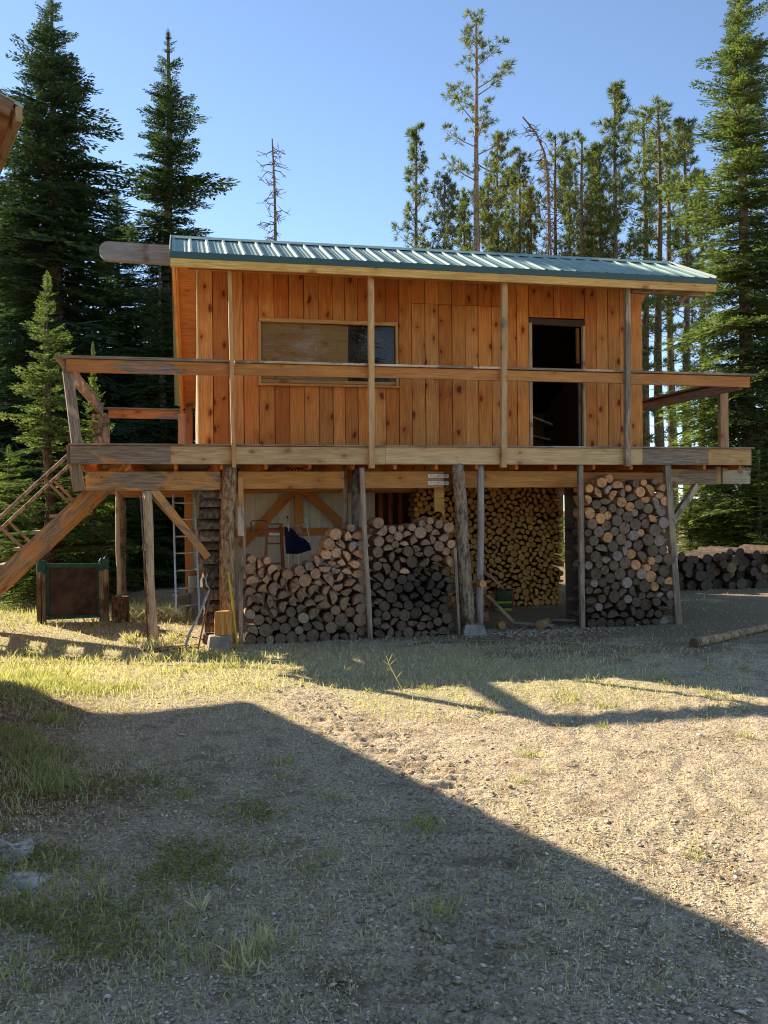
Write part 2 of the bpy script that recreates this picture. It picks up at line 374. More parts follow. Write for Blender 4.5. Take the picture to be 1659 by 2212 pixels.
vv = np.vstack([vv, [[0, -12.3, gzf(0, -12.3)]]])
i0 = np.arange(nr-1)[:, None]*na; j0 = np.arange(na)[None, :]; j1 = (j0+1) % na
quads = np.stack([i0+j0, i0+na+j0, i0+na+j1, i0+j1], -1).reshape(-1, 4)
fan = [(len(vv)-1, j, (j+1) % na) for j in range(na)]
me = bpy.data.meshes.new('ground')
me.vertices.add(len(vv)); me.vertices.foreach_set('co', vv.ravel())
nl = len(quads)*4+len(fan)*3
me.loops.add(nl); me.loops.foreach_set('vertex_index', np.concatenate([quads.ravel(), np.array(fan).ravel()]))
me.polygons.add(len(quads)+len(fan))
me.polygons.foreach_set('loop_start', np.concatenate([np.arange(len(quads))*4, len(quads)*4+np.arange(len(fan))*3]))
me.update(calc_edges=True); me.polygons.foreach_set('use_smooth', [True]*(len(quads)+len(fan)))
ca = me.color_attributes.new('soil', 'FLOAT_COLOR', 'POINT')
so = soil(vv[:, 0], vv[:, 1])*1.0
tmv = sstep(.34, .12, track(vv[:, 0], vv[:, 1])); so[:, 0] *= 1-tmv; so[:, 1] *= 1-tmv; so[:, 2] = so[:, 2]*(1-tmv)+.12*tmv
ca.data.foreach_set('color', np.hstack([so, np.ones((len(so), 1))]).astype(np.float32).ravel())
me.materials.append(M['ground'])
tag(link('ground', me), kind='structure')

# ---------------------------------------------------------------- the raised shed on posts
shed = empty('raised_shed', (3.4, 2.0, -.1), 'raised orange board shed with green metal roof, deck all round and log posts', 'shed')
X0, X1 = .25, 7.12; WY = 1.1; FZ = 2.5
# deck: boards, joists, fascias, beams
k = 0; y = .02
while y < 6.1:
    segs = [(-1.36, 8.26)] if not (1.0 < y < 2.15) else [(-.72, 8.26)]
    for a, b in segs:
        board('deck_board', (a, y+.07, FZ-.02+rng.uniform(-.002, .002)), (b, y+.07, FZ-.02+rng.uniform(-.002, .002)), .14, .038, (0, 1, 0), jit(TANG, .15, .55), shed)
    y += .146
for i in range(17):
    x = -1.25+i*.587
    board('joist', (x, .07, 2.315), (x, 6.05, 2.315), .262, .045, (0, 0, 1), jit(ORG, .15, .05), shed)
board('added_backing', (5.60, .66, .98), (6.96, .66, .98), 2.02, .025, (0, 0, 1), (.12, .085, .055, .3), shed)  # added dark board, blocks bright background between the end pile's logs
def fascia(xa, xb, z0, z1, col, y=-.022, t=.04, par=shed, name='fascia_board'):
    return board(name, (xa, y, (z0+z1)/2), (xb, y, (z0+z1)/2), z1-z0, t, (0, 0, 1), col, par, M['beam'])
fascia(-1.375, -.14, 2.245, 2.478, (0.497, 0.276, 0.117, 0.86)); fascia(-.137, 2.70, 2.245, 2.478, (0.607, 0.4, 0.193, 0.08))
fascia(2.703, 6.50, 2.247, 2.482, (0.676, 0.455, 0.221, 0.05)); fascia(6.503, 7.55, 2.245, 2.480, (0.497, 0.304, 0.138, 0.74)); fascia(7.553, 8.25, 2.245, 2.480, (0.607, 0.359, 0.138, 0.16))
board('deck_edge', (-1.39, -.03, 2.494), (8.29, -.03, 2.494), .09, .025, (0, 1, 0), (0.414, 0.317, 0.221, 0.65), shed)
board('fascia_board', (-1.40, .0, 2.36), (-1.40, 6.05, 2.36), .235, .04, (0, 0, 1), (0.414, 0.276, 0.166, 0.8), shed, M['beam'])
board('fascia_board', (8.27, .0, 2.36), (8.27, 6.05, 2.36), .235, .04, (0, 0, 1), (0.414, 0.276, 0.166, 0.8), shed, M['beam'])
board('rim_joist', (-1.36, 6.09, 2.33), (8.26, 6.09, 2.33), .32, .04, (0, 0, 1), (0.552, 0.276, 0.11, 0.3), shed)
def beam(p0, p1, h, w, col, name='beam'): return board(name, p0, p1, h, w, (0, 0, 1), col, shed, M['beam'], .008)
beam((-1.21, .20, 2.035), (.50, .20, 2.035), .25, .10, (0.552, 0.276, 0.0897, 0.52))
beam((.74, .30, 2.045), (2.18, .30, 2.045), .235, .11, (0.593, 0.276, 0.0759, 0)); beam((2.42, .30, 2.047), (3.60, .30, 2.047), .235, .11, (0.566, 0.262, 0.0759, 0))
beam((3.84, .30, 2.05), (5.62, .30, 2.05), .237, .11, (0.58, 0.262, 0.069, 0.02)); beam((5.66, .32, 2.05), (7.14, .32, 2.05), .2, .10, (0.414, 0.193, 0.069, 0.1))
beam((7.16, .40, 2.085), (7.93, .40, 2.085), .235, .11, (0.469, 0.345, 0.207, 0.55)); beam((8.03, .40, 2.098), (8.5, .40, 2.098), .245, .11, (0.497, 0.414, 0.29, 0.45))
board('post', (7.98, .42, 1.98), (7.98, .42, 2.24), .09, .09, (1, 0, 0), (0.552, 0.331, 0.152, 0.2), shed, M['beam'])
for yy in (2.6, 5.6):
    beam((-1.2, yy, 2.04), (8.2, yy, 2.04), .25, .11, (0.455, 0.221, 0.0759, 0.25))
beam((.02, .62, 1.955), (3.2, .62, 1.955), .10, .05, (0.331, 0.138, 0.0483, 0.05), 'ledger')
board('beam', (-1.28, .07, 1.905), (-1.36, .05, 2.50), .15, .045, (1, 0, 0), (0.442, 0.304, 0.179, 0.8), shed, M['beam'])
board('brace', (-.36, .24, 1.92), (.33, .24, 1.02), .15, .10, (0, -1, .0), (0.58, 0.304, 0.117, 0.22), shed, M['beam'])
board('brace', (-.40, .52, 1.86), (.30, .52, 1.05), .10, .06, (0, -1, 0), (0.497, 0.345, 0.193, 0.3), shed, M['beam'])
board('brace', (7.13, .36, 1.35), (7.60, .36, 1.96), .11, .09, (0, 1, 0), (0.552, 0.442, 0.276, 0.35), shed, M['beam'])
# supporting posts
logpost('post', (.56, .12, gzf(.56, .12)-.05), (.62, .12, 2.24), .115, .093, (0.378, 0.238, 0.133), shed, seed=3, bend=.02)
logpost('post', (3.88, .02, gzf(3.88, 0)+.12), (3.735, .02, 2.245), .098, .085, (0.308, 0.231, 0.161), shed, seed=5, bend=.015)
logpost('post', (4.055, .08, gzf(4.05, 0)+.13), (4.09, .08, 2.24), .056, .047, (.40, .34, .29), shed, M['peel'], seed=6, n=10, wob=.03)
logpost('post', (2.47, -.03, gzf(2.47, 0)-.05), (2.375, -.03, 2.20), .036, .036, (.42, .33, .23), shed, M['peel'], seed=8, n=9, wob=.05)
logpost('post', (2.36, .42, gzf(2.36, .4)-.05), (2.36, .40, 2.20), .055, .05, (0.168, 0.14, 0.119), shed, seed=9, n=9)
logpost('post', (2.235, .52, gzf(2.2, .5)-.05), (2.235, .52, 2.26), .042, .04, (.30, .22, .15), shed, M['peel'], seed=10, n=9)
board('post', (5.55, -.02, gzf(5.55, 0)-.05), (5.54, -.02, 2.235), .07, .07, (1, 0, 0), (0.359, 0.276, 0.193, 0.6), shed)
board('post', (7.075, .03, gzf(7.07, 0)-.05), (6.92, .03, 2.24), .095, .09, (1, 0, 0), (0.442, 0.331, 0.214, 0.62), shed)
logpost('post', (-.375, .30, gzf(-.375, .3)-.05), (-.44, .18, 1.91), .056, .052, (.55, .41, .26), shed, M['peel'], seed=12, n=10, wob=.04)
logpost('post', (-.94, 2.2, .36), (-.945, 2.2, 1.96), .036, .034, (.52, .43, .32), shed, M['peel'], seed=13, n=9, wob=.04)
board('post', (6.345, 2.3, -.02), (6.335, 2.3, 2.0), .05, .09, (1, 0, 0), (0.469, 0.4, 0.29, 0.5), shed)
board('post', (6.70, 2.9, -.02), (6.66, 2.9, 2.0), .10, .10, (1, 0, 0), (0.414, 0.345, 0.248, 0.6), shed)
logpost('post', (6.55, 2.0, -.02), (6.5, 2.0, 2.1), .05, .045, (0.28, 0.224, 0.168), shed, seed=14, n=9)
for x_, y_ in ((-1.1, 5.6), (2.0, 5.6), (5.0, 5.6), (8.0, 5.6), (8.0, 2.6)):
    logpost('post', (x_, y_, gzf(x_, y_)-.05), (x_, y_, 1.93), .08, .07, (0.336, 0.252, 0.168), shed, seed=int(x_*3+y_*7), n=9)
board('brace', (6.36, 2.25, 1.55), (6.62, 1.2, 2.05), .09, .07, (1, 0, 0), (0.442, 0.331, 0.193, 0.4), shed)
# planks nailed beside the posts
board('plank', (.745, .07, -.16), (.745, .07, 1.06), .06, .03, (1, 0, 0), (0.469, 0.345, 0.235, 0.7), shed)
board('plank', (.80, .06, .74), (.80, .06, 1.42), .04, .03, (1, 0, 0), (0.552, 0.442, 0.317, 0.7), shed)
board('plank', (.755, .05, 1.30), (.755, .05, 1.68), .085, .03, (1, 0, 0), (0.552, 0.414, 0.29, 0.55), shed)
board('plank', (.765, .15, 1.68), (.765, .15, 2.08), .07, .04, (1, 0, 0), (0.593, 0.304, 0.0966, 0), shed)
board('plank', (3.715, -.05, -.1), (3.665, -.05, 1.10), .04, .028, (1, 0, 0), (0.414, 0.345, 0.262, 0.7), shed)
pb = [(3.495, .36, 1.93), (3.635, .36, 1.93), (3.642, .36, 1.47), (3.60, .36, 1.60), (3.495, .36, 1.60)]
pb2 = [(x, y+.045, z) for x, y, z in pb]
obj('hanging_plank', pb+pb2, [(0, 4, 3, 2, 1), (5, 6, 7, 8, 9)]+[(i, (i+1) % 5, 5+(i+1) % 5, 5+i) for i in range(5)], M['beam'], shed, color=(0.635, 0.345, 0.103, 0))
for zc in (2.10, 2.0):
    pl = board('tie_plate', (3.365, .238, zc), (3.672, .238, zc-.004), .055, .006, (0, 0, 1), (1, 1, 1, 0), shed, M['galv'], .001)
    for q in (-.11, .0, .11):
        V, F = tube_pts([(3.52+q, .2365, zc), (3.52+q, .228, zc)], [.009, .007], 6); obj('bolt', V, F, M['black'], pl)

# front wall: sheathing with boards
def z4X(px): # board edges across the wall, metres
    return px
edges = [.245, .452, .668, .882, 1.10, 1.325, 1.54, 1.757, 1.972, 2.178, 2.358, 2.552, 2.745, 2.972, 3.175, 3.37, 3.58, 3.79, 4.0, 4.21, 4.415, 4.625, 4.83, 5.03, 5.225, 5.43, 5.635, 5.74, 5.945, 6.15, 6.345, 6.54, 6.745, 6.905, 7.12]
wx0, wx1, wz0, wz1 = 1.11, 3.14, 3.485, 4.385          # window opening
dx0, dx1, dz1 = 5.225, 6.15, 4.575                     # doorway
wall = obj('front_wall', [(x, WY+.06, z) for x, z in ((X0, FZ), (wx0, FZ), (wx1, FZ), (dx0, FZ), (dx1, FZ), (X1, FZ), (X0, wz0), (wx0, wz0), (wx1, wz0), (dx0, wz0), (dx1, wz0), (X1, wz0), (X0, wz1), (wx0, wz1), (wx1, wz1), (dx0, wz1), (dx1, wz1), (X1, wz1), (X0, dz1), (wx0, dz1), (wx1, dz1), (dx0, dz1), (dx1, dz1), (X1, dz1), (X0, 5.42), (wx0, 5.42), (wx1, 5.42), (dx0, 5.42), (dx1, 5.42), (X1, 5.42))],
    [(a, a+1, a+7, a+6) for a in (0, 1, 2, 4, 6, 8, 10, 12, 13, 14, 16, 18, 19, 20, 21, 22)], M['ply'], shed, color=(0.138, 0.0621, 0.0248, 0))
for a, b in zip(edges[:-1], edges[1:]):
    m = (a+b)/2
    if wx0 < m < wx1: segs = [(FZ, wz0-.005), (wz1+.005, 5.2)]
    elif dx0 < m < dx1: segs = [(dz1, 5.2)]
    elif 3.35 < m < 4.75: segs = [(FZ, 4.71), (4.716, 5.2)]
    else: segs = [(FZ, 5.2)]
    for z0, z1 in segs:
        g = rng.uniform(.005, .010); dy = rng.uniform(-.007, .007)
        tone = rng.choice([ORG, ORG, ORD, (.61, .23, .056), (.67, .265, .068), (.59, .20, .043), (.52, .16, .033), (.60, .235, .062)])
        if z0 < 3 and rng.random() < .5: tone = tuple(v*f for v, f in zip(tone, (1.12, 1.22, 1.35)))
        board('wall_board', (m+rng.uniform(-.002, .002), WY+.025+dy, z0), (m, WY+.025+dy, z1), b-a-g, .026, (1, 0, 0), jit(tone, .14), wall)
board('corner_board', (X0-.012, WY+.05, FZ), (X0-.012, WY+.05, 5.15), .085, .022, (0, 1, 0), (0.8, 0.649, 0.331, 0), wall)
# window
win = obj('window', [(wx0, WY+.02, wz0), (wx1, WY+.02, wz0), (wx1, WY+.02, wz0+.045), (wx0, WY+.02, wz0+.045), (wx0, WY+.09, wz0), (wx1, WY+.09, wz0), (wx1, WY+.09, wz0+.045), (wx0, WY+.09, wz0+.045)],
          [(0, 1, 2, 3), (7, 6, 5, 4), (0, 4, 5, 1), (3, 2, 6, 7), (0, 3, 7, 4), (1, 5, 6, 2)], M['beam'], shed, color=(0.552, 0.276, 0.0828, 0))
FRC = (0.593, 0.317, 0.103, 0)
board('frame', (wx0-.005, WY-.004, wz1), (wx1+.01, WY-.004, wz1), .055, .05, (0, 0, 1), FRC, win, M['beam'])
board('frame', (wx0, WY-.002, wz0-.02), (wx0, WY-.002, wz1-.028), .04, .045, (1, 0, 0), FRC, win, M['beam'])
board('frame', (wx1, WY-.002, wz0-.02), (wx1, WY-.002, wz1-.028), .04, .045, (1, 0, 0), FRC, win, M['beam'])
board('sill', (wx0-.03, WY-.012, wz0-.03), (wx1+.03, WY-.012, wz0-.03), .06, .03, (0, 1, 0), FRC, win, M['beam'])
obj('pane', [(wx0+.02, WY+.03, wz0), (wx1-.02, WY+.03, wz0), (wx1-.02, WY+.03, wz1-.02), (wx0+.02, WY+.03, wz1-.02), (wx0+.02, WY+.036, wz0), (wx1-.02, WY+.036, wz0), (wx1-.02, WY+.036, wz1-.02), (wx0+.02, WY+.036, wz1-.02)],
    [(0, 1, 2, 3), (7, 6, 5, 4), (0, 4, 5, 1), (3, 2, 6, 7), (0, 3, 7, 4), (1, 5, 6, 2)], M['glass'], win)
board('panel', (1.13, WY+.075, 3.92), (2.42, WY+.10, 3.90), .92, .012, (0, 0, 1), (.80, .50, .22, 0), win, M['ply'])
# doorway
door = board('door_frame', (dx0+.025, WY+.03, FZ), (dx0+.025, WY+.03, dz1-.09), .05, .07, (1, 0, 0), (0.58, 0.414, 0.248, 0.15), shed, M['beam'])
board('jamb', (dx1-.02, WY+.03, FZ), (dx1-.02, WY+.03, dz1-.11), .04, .07, (1, 0, 0), (0.552, 0.373, 0.207, 0.1), door, M['beam'])
board('jamb', (dx1-.065, WY+.14, 3.9), (dx1-.065, WY+.14, dz1-.12), .045, .05, (1, 0, 0), (0.414, 0.166, 0.0483, 0), door, M['beam'])
board('jamb', (dx1-.06, WY+.10, FZ), (dx1-.06, WY+.10, 3.75), .035, .05, (1, 0, 0), (0.221, 0.152, 0.11, 0.3), door, M['beam'])
board('header', (dx0, WY+.05, dz1-.06), (dx1, WY+.05, dz1-.07), .10, .04, (0, 0, 1), (0.0828, 0.0483, 0.0276, 0), door, M['beam'])
# inside: lean boards and shelf ends near the door
for q, (za, zb, ya) in enumerate(((3.12, 2.98, 1.35), (2.82, 2.74, 1.45), (2.66, 2.58, 1.6))):
    board('shelf', (5.15, WY+ya-1.1, za), (5.75, WY+ya-.8, zb), .20, .03, (0, 1, 0), (.14, .09, .055, .2), shed)  # shelf colour darkened to stand in for the dim room
# gable ends, knee wall, floor of the room
def gable(x, t, name):
    pts = [(WY+.08, FZ), (5.0, FZ), (5.0, 3.67), (1.12, 5.415)]
    s = 1 if t > 0 else -1
    V = [(x, y, z) for y, z in pts]+[(x+t, y, z) for y, z in pts]
    return obj(name, V, [(0, 1, 2, 3), (7, 6, 5, 4)]+[(i, (i+1) % 4+0, (i+1) % 4+4, i+4) for i in range(4)], M['ply'], shed, color=(0.221, 0.0966, 0.0345, 0))
gl = gable(X0+.03, .05, 'gable_wall'); gr = gable(X1-.08, .05, 'gable_wall')
yy = WY+.10
while yy < 4.95:
    zt = 5.385-(yy+.1-1.12)*.437
    board('wall_board', (X0+.012, yy+.1, FZ), (X0+.012, yy+.1, zt), .19, .024, (0, 1, 0), jit((.46, .27, .11), .12), gl)
    board('wall_board', (X1-.012, yy+.1, FZ), (X1-.012, yy+.1, zt), .19, .024, (0, 1, 0), jit(ORG, .12), gr)
    yy += .2
obj('back_wall', [(X0, 5.0, FZ), (X1, 5.0, FZ), (X1, 5.0, 3.6), (X0, 5.0, 3.6), (X0, 5.05, FZ), (X1, 5.05, FZ), (X1, 5.05, 3.6), (X0, 5.05, 3.6)],
    [(0, 1, 2, 3), (7, 6, 5, 4), (0, 4, 5, 1), (3, 2, 6, 7), (0, 3, 7, 4), (1, 5, 6, 2)], M['ply'], shed, color=(0.276, 0.124, 0.0414, 0))
board('post', (-.02+.16, 5.1, FZ), (.14, 5.1, 3.58), .13, .10, (1, 0, 0), (0.469, 0.179, 0.0621, 0), shed, M['beam'])
board('corner_board', (.02, 5.2, FZ), (.02, 5.2, 3.45), .16, .03, (1, 0, 0), (0.635, 0.373, 0.221, 0), shed, M['beam'])
# roof: plywood decks, metal panels with ribs, trims
RXL, RXR = -.115, 7.555
E0 = Vector((0, -.28, 4.915)); RG = Vector((0, 1.05, 5.485)); BK = Vector((0, 5.25, 3.60))
def deckplane(a, b, xl, xr, t, name, par, col, taper=0.0):
    n = Vector((0, -(b.z-a.z), b.y-a.y)).normalized()*t
    V = [(xl, a.y, a.z), (xr, a.y, a.z), (xr, b.y, b.z), (xl+taper, b.y, b.z)]
    V = [Vector(v)-n*.001*0 for v in V]+[Vector(v)-n for v in V]
    return obj(name, V, [(0, 1, 2, 3), (7, 6, 5, 4), (0, 4, 5, 1), (3, 2, 6, 7), (0, 3, 7, 4), (1, 5, 6, 2)], M['ply'], par, color=col)
roof = deckplane(E0+Vector((0, .0, -.03)), RG+Vector((0, 0, -.03)), RXL+.02, RXR-.02, .015, 'roof', shed, (0.58, 0.304, 0.124, 0))
deckplane(RG+Vector((0, .01, -.03)), BK+Vector((0, 0, -.03)), RXL+.015, RXR-.02, .015, 'roof_deck', roof, (0.8, 0.359, 0.138, 0), .10)
deckplane(RG+Vector((0, .14, -.24)), BK+Vector((0, -.32, -.07)), X0+.09, X1-.09, .01, 'added_dark_ceiling', roof, (.03, .015, .008, 0))  # near-black sheet added under the rafters to make the doorway read dark
def metal(a, b, xl, xr, name):
    d = (b-a); n = Vector((0, -d.z, d.y)).normalized()
    if n.z < 0: n = -n
    prof = []; x = xl
    sp = .2286; xs = xl
    i = 0
    while True:
        base = xl+i*sp
        for dx, h in ((.0, .0), (.018, .022), (.042, .022), (.060, .0), (.115, .0), (.121, .004), (.137, .004), (.143, .0), (.172, 0), (.178, .004), (.194, .004), (.200, 0)):
            if base+dx >= xr-.001: break
            prof.append((base+dx, h))
        i += 1
        if xl+i*sp >= xr-.001: break
    prof.append((xr, 0.0))
    V = []; F = []
    for e, p in enumerate((a, b)):
        for x, h in prof: V.append(Vector((x, p.y, p.z))+n*h)
    m = len(prof); F = [(j, j+1, m+j+1, m+j) for j in range(m-1)]
    V2 = [v-n*.003 for v in V]; F2 = [tuple(q+2*m for q in f[::-1]) for f in F]
    ed = [(j, 2*m+j, 2*m+j+1, j+1) for j in range(m-1)]
    return obj(name, V+V2, F+F2+ed, M['roof'], roof)
x = RXL
while x < RXR-.05:
    xe = min(x+.9144, RXR); metal(E0, RG, x, xe-.001, 'roof_panel'); metal(BK, RG+Vector((0, .002, 0)), x, xe-.001, 'roof_panel'); x = xe
# ridge cap
V = [(RXL-.01, .90, 5.445), (RXL-.01, 1.05, 5.522), (RXL-.01, 1.22, 5.44), (RXR+.01, .90, 5.445), (RXR+.01, 1.05, 5.522), (RXR+.01, 1.22, 5.44)]
V = V+[(a, b, c-.004) for a, b, c in V]
obj('ridge_cap', V, [(0, 3, 4, 1), (1, 4, 5, 2), (6, 7, 10, 9), (7, 8, 11, 10), (0, 6, 9, 3), (2, 5, 11, 8), (0, 1, 7, 6), (1, 2, 8, 7), (3, 9, 10, 4), (4, 10, 11, 5)], M['roof'], roof)
DG = NT('dark_green_trim'); M['trim'] = DG.pbsdf((0.0276, 0.0759, 0.0621, 1), .45, None, .5)
board('drip_edge', (RXL-.004, -.288, 4.885), (RXR+.004, -.288, 4.880), .085, .012, (0, 0, 1), (1, 1, 1, 0), roof, M['trim'], .002)
for s in (RXL-.006, RXR+.006):
    board('rake_trim', (s, E0.y, E0.z+.005), (s, RG.y, RG.z+.005), .075, .012, (0, -.4, 1), (1, 1, 1, 0), roof, M['roof'] if s < 0 else M['trim'], .002)
board('eave_board', (RXL, -.262, 4.795), (4.26, -.262, 4.79), .115, .04, (0, 0, 1), (0.773, 0.455, 0.138, 0), roof, M['beam'])
board('eave_board', (4.263, -.262, 4.79), (RXR, -.262, 4.785), .115, .04, (0, 0, 1), (0.718, 0.414, 0.138, 0.03), roof, M['beam'])
board('rake_board', (RXR-.02, -.24, 4.80), (RXR-.02, 1.05, 5.36), .13, .04, (0, -.4, 1), (0.621, 0.276, 0.0966, 0), roof, M['beam'])
board('rake_board', (RXL+.02, -.24, 4.80), (RXL+.02, 1.05, 5.36), .13, .04, (0, -.4, 1), (0.69, 0.414, 0.138, 0), roof, M['beam'])
board('rake_board', (RXL+.02, 1.10, 5.36), (RXL+.125, 5.2, 3.50), .12, .045, (0, .4, 1), (0.69, 0.345, 0.117, 0), roof, M['beam'])
board('rake_board', (RXL+.065, 1.10, 5.33), (RXL+.155, 5.0, 3.56), .10, .03, (0, .4, 1), (0.607, 0.276, 0.0828, 0), roof, M['beam'])
board('eave_beam', (.1, -.03, 4.83), (6.35, -.03, 4.83), .12, .05, (0, 0, 1), (0.497, 0.235, 0.0759, 0), roof, M['beam'])
board('eave_beam', (6.352, -.03, 4.78), (7.50, -.03, 4.765), .12, .09, (0, 0, 1), (0.455, 0.359, 0.248, 0.7), roof, M['beam'])
board('bracket', (7.10, -.03, 4.60), (7.22, -.03, 4.71), .07, .06, (0, 1, 0), (0.276, 0.138, 0.069, 0), roof, M['beam'])
for i in range(13):
    x = .02+i*.62
    board('rafter', (x, -.22, 4.82), (x, 1.05, 5.37), .11, .04, (0, -.4, 1), jit(ORG, .1), roof, M['beam'])
    if .3 < x < 7: board('rafter', (x, 1.12, 5.33), (x, 5.0, 3.62), .14, .04, (0, .4, 1), (.025, .012, .006, 0), roof, M['beam'])  # inner rafters near-black: the room's shade is put into their colour
# ridge beam with a rounded end
pr = []
for i in range(9):
    a = math.pi/2+math.pi*i/8; pr.append((-.96+.13*math.cos(a), 5.235+.128*math.sin(a)))
pr = [(.3, 5.345), ] + pr + [(.3, 5.085)]
pr = [(x, z+.02*(1 if x < 0 else 1)) for x, z in pr]
n_ = len(pr); V = [(x, 1.02, z) for x, z in pr]+[(x, 1.14, z) for x, z in pr]
obj('ridge_beam', V, [tuple(range(n_-1, -1, -1))[::-1], tuple(range(2*n_-1, n_-1, -1))]+[(i, i+n_, (i+1) % n_+n_, (i+1) % n_) for i in range(n_)], M['beam'], shed, color=(.27, .24, .225, .0))
# porch posts
for (xa, za, xb, zb, w, c) in ((.665, 2.20, .632, 4.80, .05, (0.607, 0.345, 0.138, 0.1)), (2.497, 2.19, 2.513, 4.79, .075, (0.662, 0.4, 0.179, 0.12)), (4.365, 2.20, 4.403, 4.79, .08, (0.593, 0.373, 0.179, 0.22)), (6.235, 2.22, 6.26, 4.79, .075, (0.469, 0.345, 0.221, 0.6))):
    board('porch_post', (xa, -.085, za), (xb, -.085, zb), w, .085, (1, 0, 0), c, shed, M['beam'])
# railing
rail = board('railing', (-1.41, -.02, 3.49), (.62, -.02, 3.485), .165, .045, (0, 0, 1), (0.552, 0.214, 0.0621, 0.26), shed, M['beam'])
def rl(nm, a, b, w, t, s, c): return board(nm, a, b, w, t, s, c, rail, M['beam'])
rl('rail_board', (.623, -.02, 3.49), (2.50, -.02, 3.49), .15, .045, (0, 0, 1), (0.593, 0.248, 0.069, 0)); rl('rail_board', (2.503, -.02, 3.49), (4.38, -.02, 3.488), .145, .045, (0, 0, 1), (0.58, 0.235, 0.069, 0))
rl('rail_board', (4.383, -.02, 3.49), (6.25, -.02, 3.488), .145, .045, (0, 0, 1), (0.607, 0.262, 0.0759, 0)); rl('rail_board', (6.253, -.02, 3.485), (8.25, -.02, 3.475), .155, .045, (0, 0, 1), (0.593, 0.248, 0.0759, 0.16))
rl('rail_cap', (-1.50, -.01, 3.595), (.62, -.01, 3.592), .15, .035, (0, 1, 0), (0.497, 0.345, 0.221, 0.85)); rl('rail_cap', (.69, -.01, 3.590), (2.46, -.01, 3.588), .14, .03, (0, 1, 0), (0.69, 0.497, 0.304, 0.45))
rl('rail_cap', (2.54, -.01, 3.588), (4.35, -.01, 3.588), .13, .03, (0, 1, 0), (0.759, 0.58, 0.386, 0.55)); rl('rail_cap', (4.43, -.01, 3.588), (6.22, -.01, 3.586), .14, .03, (0, 1, 0), (0.58, 0.442, 0.304, 0.6)); rl('rail_cap', (6.29, -.01, 3.585), (8.34, -.01, 3.578), .15, .03, (0, 1, 0), (0.497, 0.373, 0.248, 0.65))
rl('rail_board', (8.235, .01, 3.47), (8.235, 6.0, 3.50), .14, .045, (0, 0, 1), (0.469, 0.276, 0.138, 0.3)); 
rl('rail_cap', (8.16, .0, 3.55), (8.16, 6.0, 3.575), .14, .03, (1, 0, 0), (0.414, 0.359, 0.304, 0.95)); rl('rail_board', (8.155, .05, 3.44), (8.155, 6.0, 3.455), .13, .045, (0, 0, 1), (0.359, 0.317, 0.276, 0.98))
rl('rail_board', (-1.44, .03, 3.49), (-1.47, 6.0, 3.55), .17, .05, (0, 0, 1), (0.607, 0.414, 0.276, 0.62)); rl('rail_cap', (-1.49, .0, 3.60), (-1.51, 6.0, 3.65), .15, .03, (1, 0, 0), (0.469, 0.359, 0.262, 0.85))
rl('rail_board', (-1.35, 6.0, 3.52), (.06, 6.0, 3.51), .17, .045, (0, 0, 1), (0.607, 0.235, 0.0759, 0.3)); rl('rail_cap', (-1.5, 6.0, 3.62), (.03, 6.0, 3.61), .15, .03, (0, 1, 0), (0.552, 0.469, 0.386, 0.9))
rl('rail_post', (-1.30, .03, 2.50), (-1.40, .03, 3.42), .13, .05, (1, .35, 0), (0.497, 0.359, 0.235, 0.72)); rl('rail_post', (-1.55, 5.95, 2.5), (-1.56, 5.95, 3.5), .17, .09, (1, 0, 0), (0.58, 0.4, 0.248, 0.45)); rl('rail_post', (-1.41, 6.02, 2.5), (-1.41, 6.02, 3.5), .15, .09, (1, 0, 0), (0.497, 0.373, 0.276, 0.75))
rl('rail_post', (8.30, .75, 2.5), (8.30, .75, 3.5), .14, .09, (1, 0, 0), (0.497, 0.276, 0.138, 0.3)); rl('rail_post', (8.23, 5.9, 2.5), (8.23, 5.9, 3.5), .12, .09, (1, 0, 0), (0.497, 0.276, 0.138, 0.4))

# ---------------------------------------------------------------- room wall under the shed: ribbed cream sheets on timber framing
sw = empty('siding_wall', (1.6, 3.1, 0), 'cream ribbed metal wall with orange timber framing and braces under the deck', 'wall')
x = .05
while x < 3.15:
    xe = min(x+.92, 3.2); V = []; m = 0; prof = []
    t = x
    while t < xe-.01:
        for dx, h in ((0, 0), (.008, .018), (.022, .018), (.030, 0), (.09, 0), (.094, .005), (.11, .005), (.114, 0)):
            if t+dx < xe-.002: prof.append((t+dx, h))
        t += .19
    prof.append((xe-.002, 0))
    for z in (-.02, 2.02): V += [(a, 3.1-h, z) for a, h in prof]
    m = len(prof); V += [(a, b+.004, c) for a, b, c in V]
    obj('siding_sheet', V, [(j, j+1, m+j+1, m+j) for j in range(m-1)]+[(2*m+j+1, 2*m+j, 3*m+j, 3*m+j+1) for j in range(m-1)], M['white_metal'], sw); x = xe
board('added_backing', (3.14, 3.13, 1.0), (3.90, 3.13, 1.0), 2.04, .02, (0, 0, 1), (.10, .04, .02, 0), sw, M['ply'])  # added dark board, closes the bright gap behind the studs
board('added_backing', (3.76, 2.97, 1.0), (6.33, 2.97, 1.0), 2.06, .02, (0, 0, 1), (.10, .055, .03, 0), sw, M['ply'])  # added dark board, keeps sky from showing through the golden pile
FC = (0.552, 0.235, 0.069, 0)
board('stud', (.10, 3.03, -.02), (.10, 3.03, 2.0), .125, .10, (1, 0, 0), FC, sw, M['beam'])
board('stud', (1.89, 3.02, 1.28), (1.89, 3.02, 2.0), .135, .09, (1, 0, 0), FC, sw, M['beam'])
board('girt', (.16, 3.04, 1.28), (1.14, 3.04, 1.28), .13, .06, (0, 0, 1), FC, sw, M['beam']); board('girt', (1.16, 3.04, 1.28), (3.1, 3.04, 1.285), .125, .06, (0, 0, 1), FC, sw, M['beam'])
board('girt', (.16, 3.05, .62), (.42, 3.05, .60), .12, .05, (0, 0, 1), FC, sw, M['beam'])
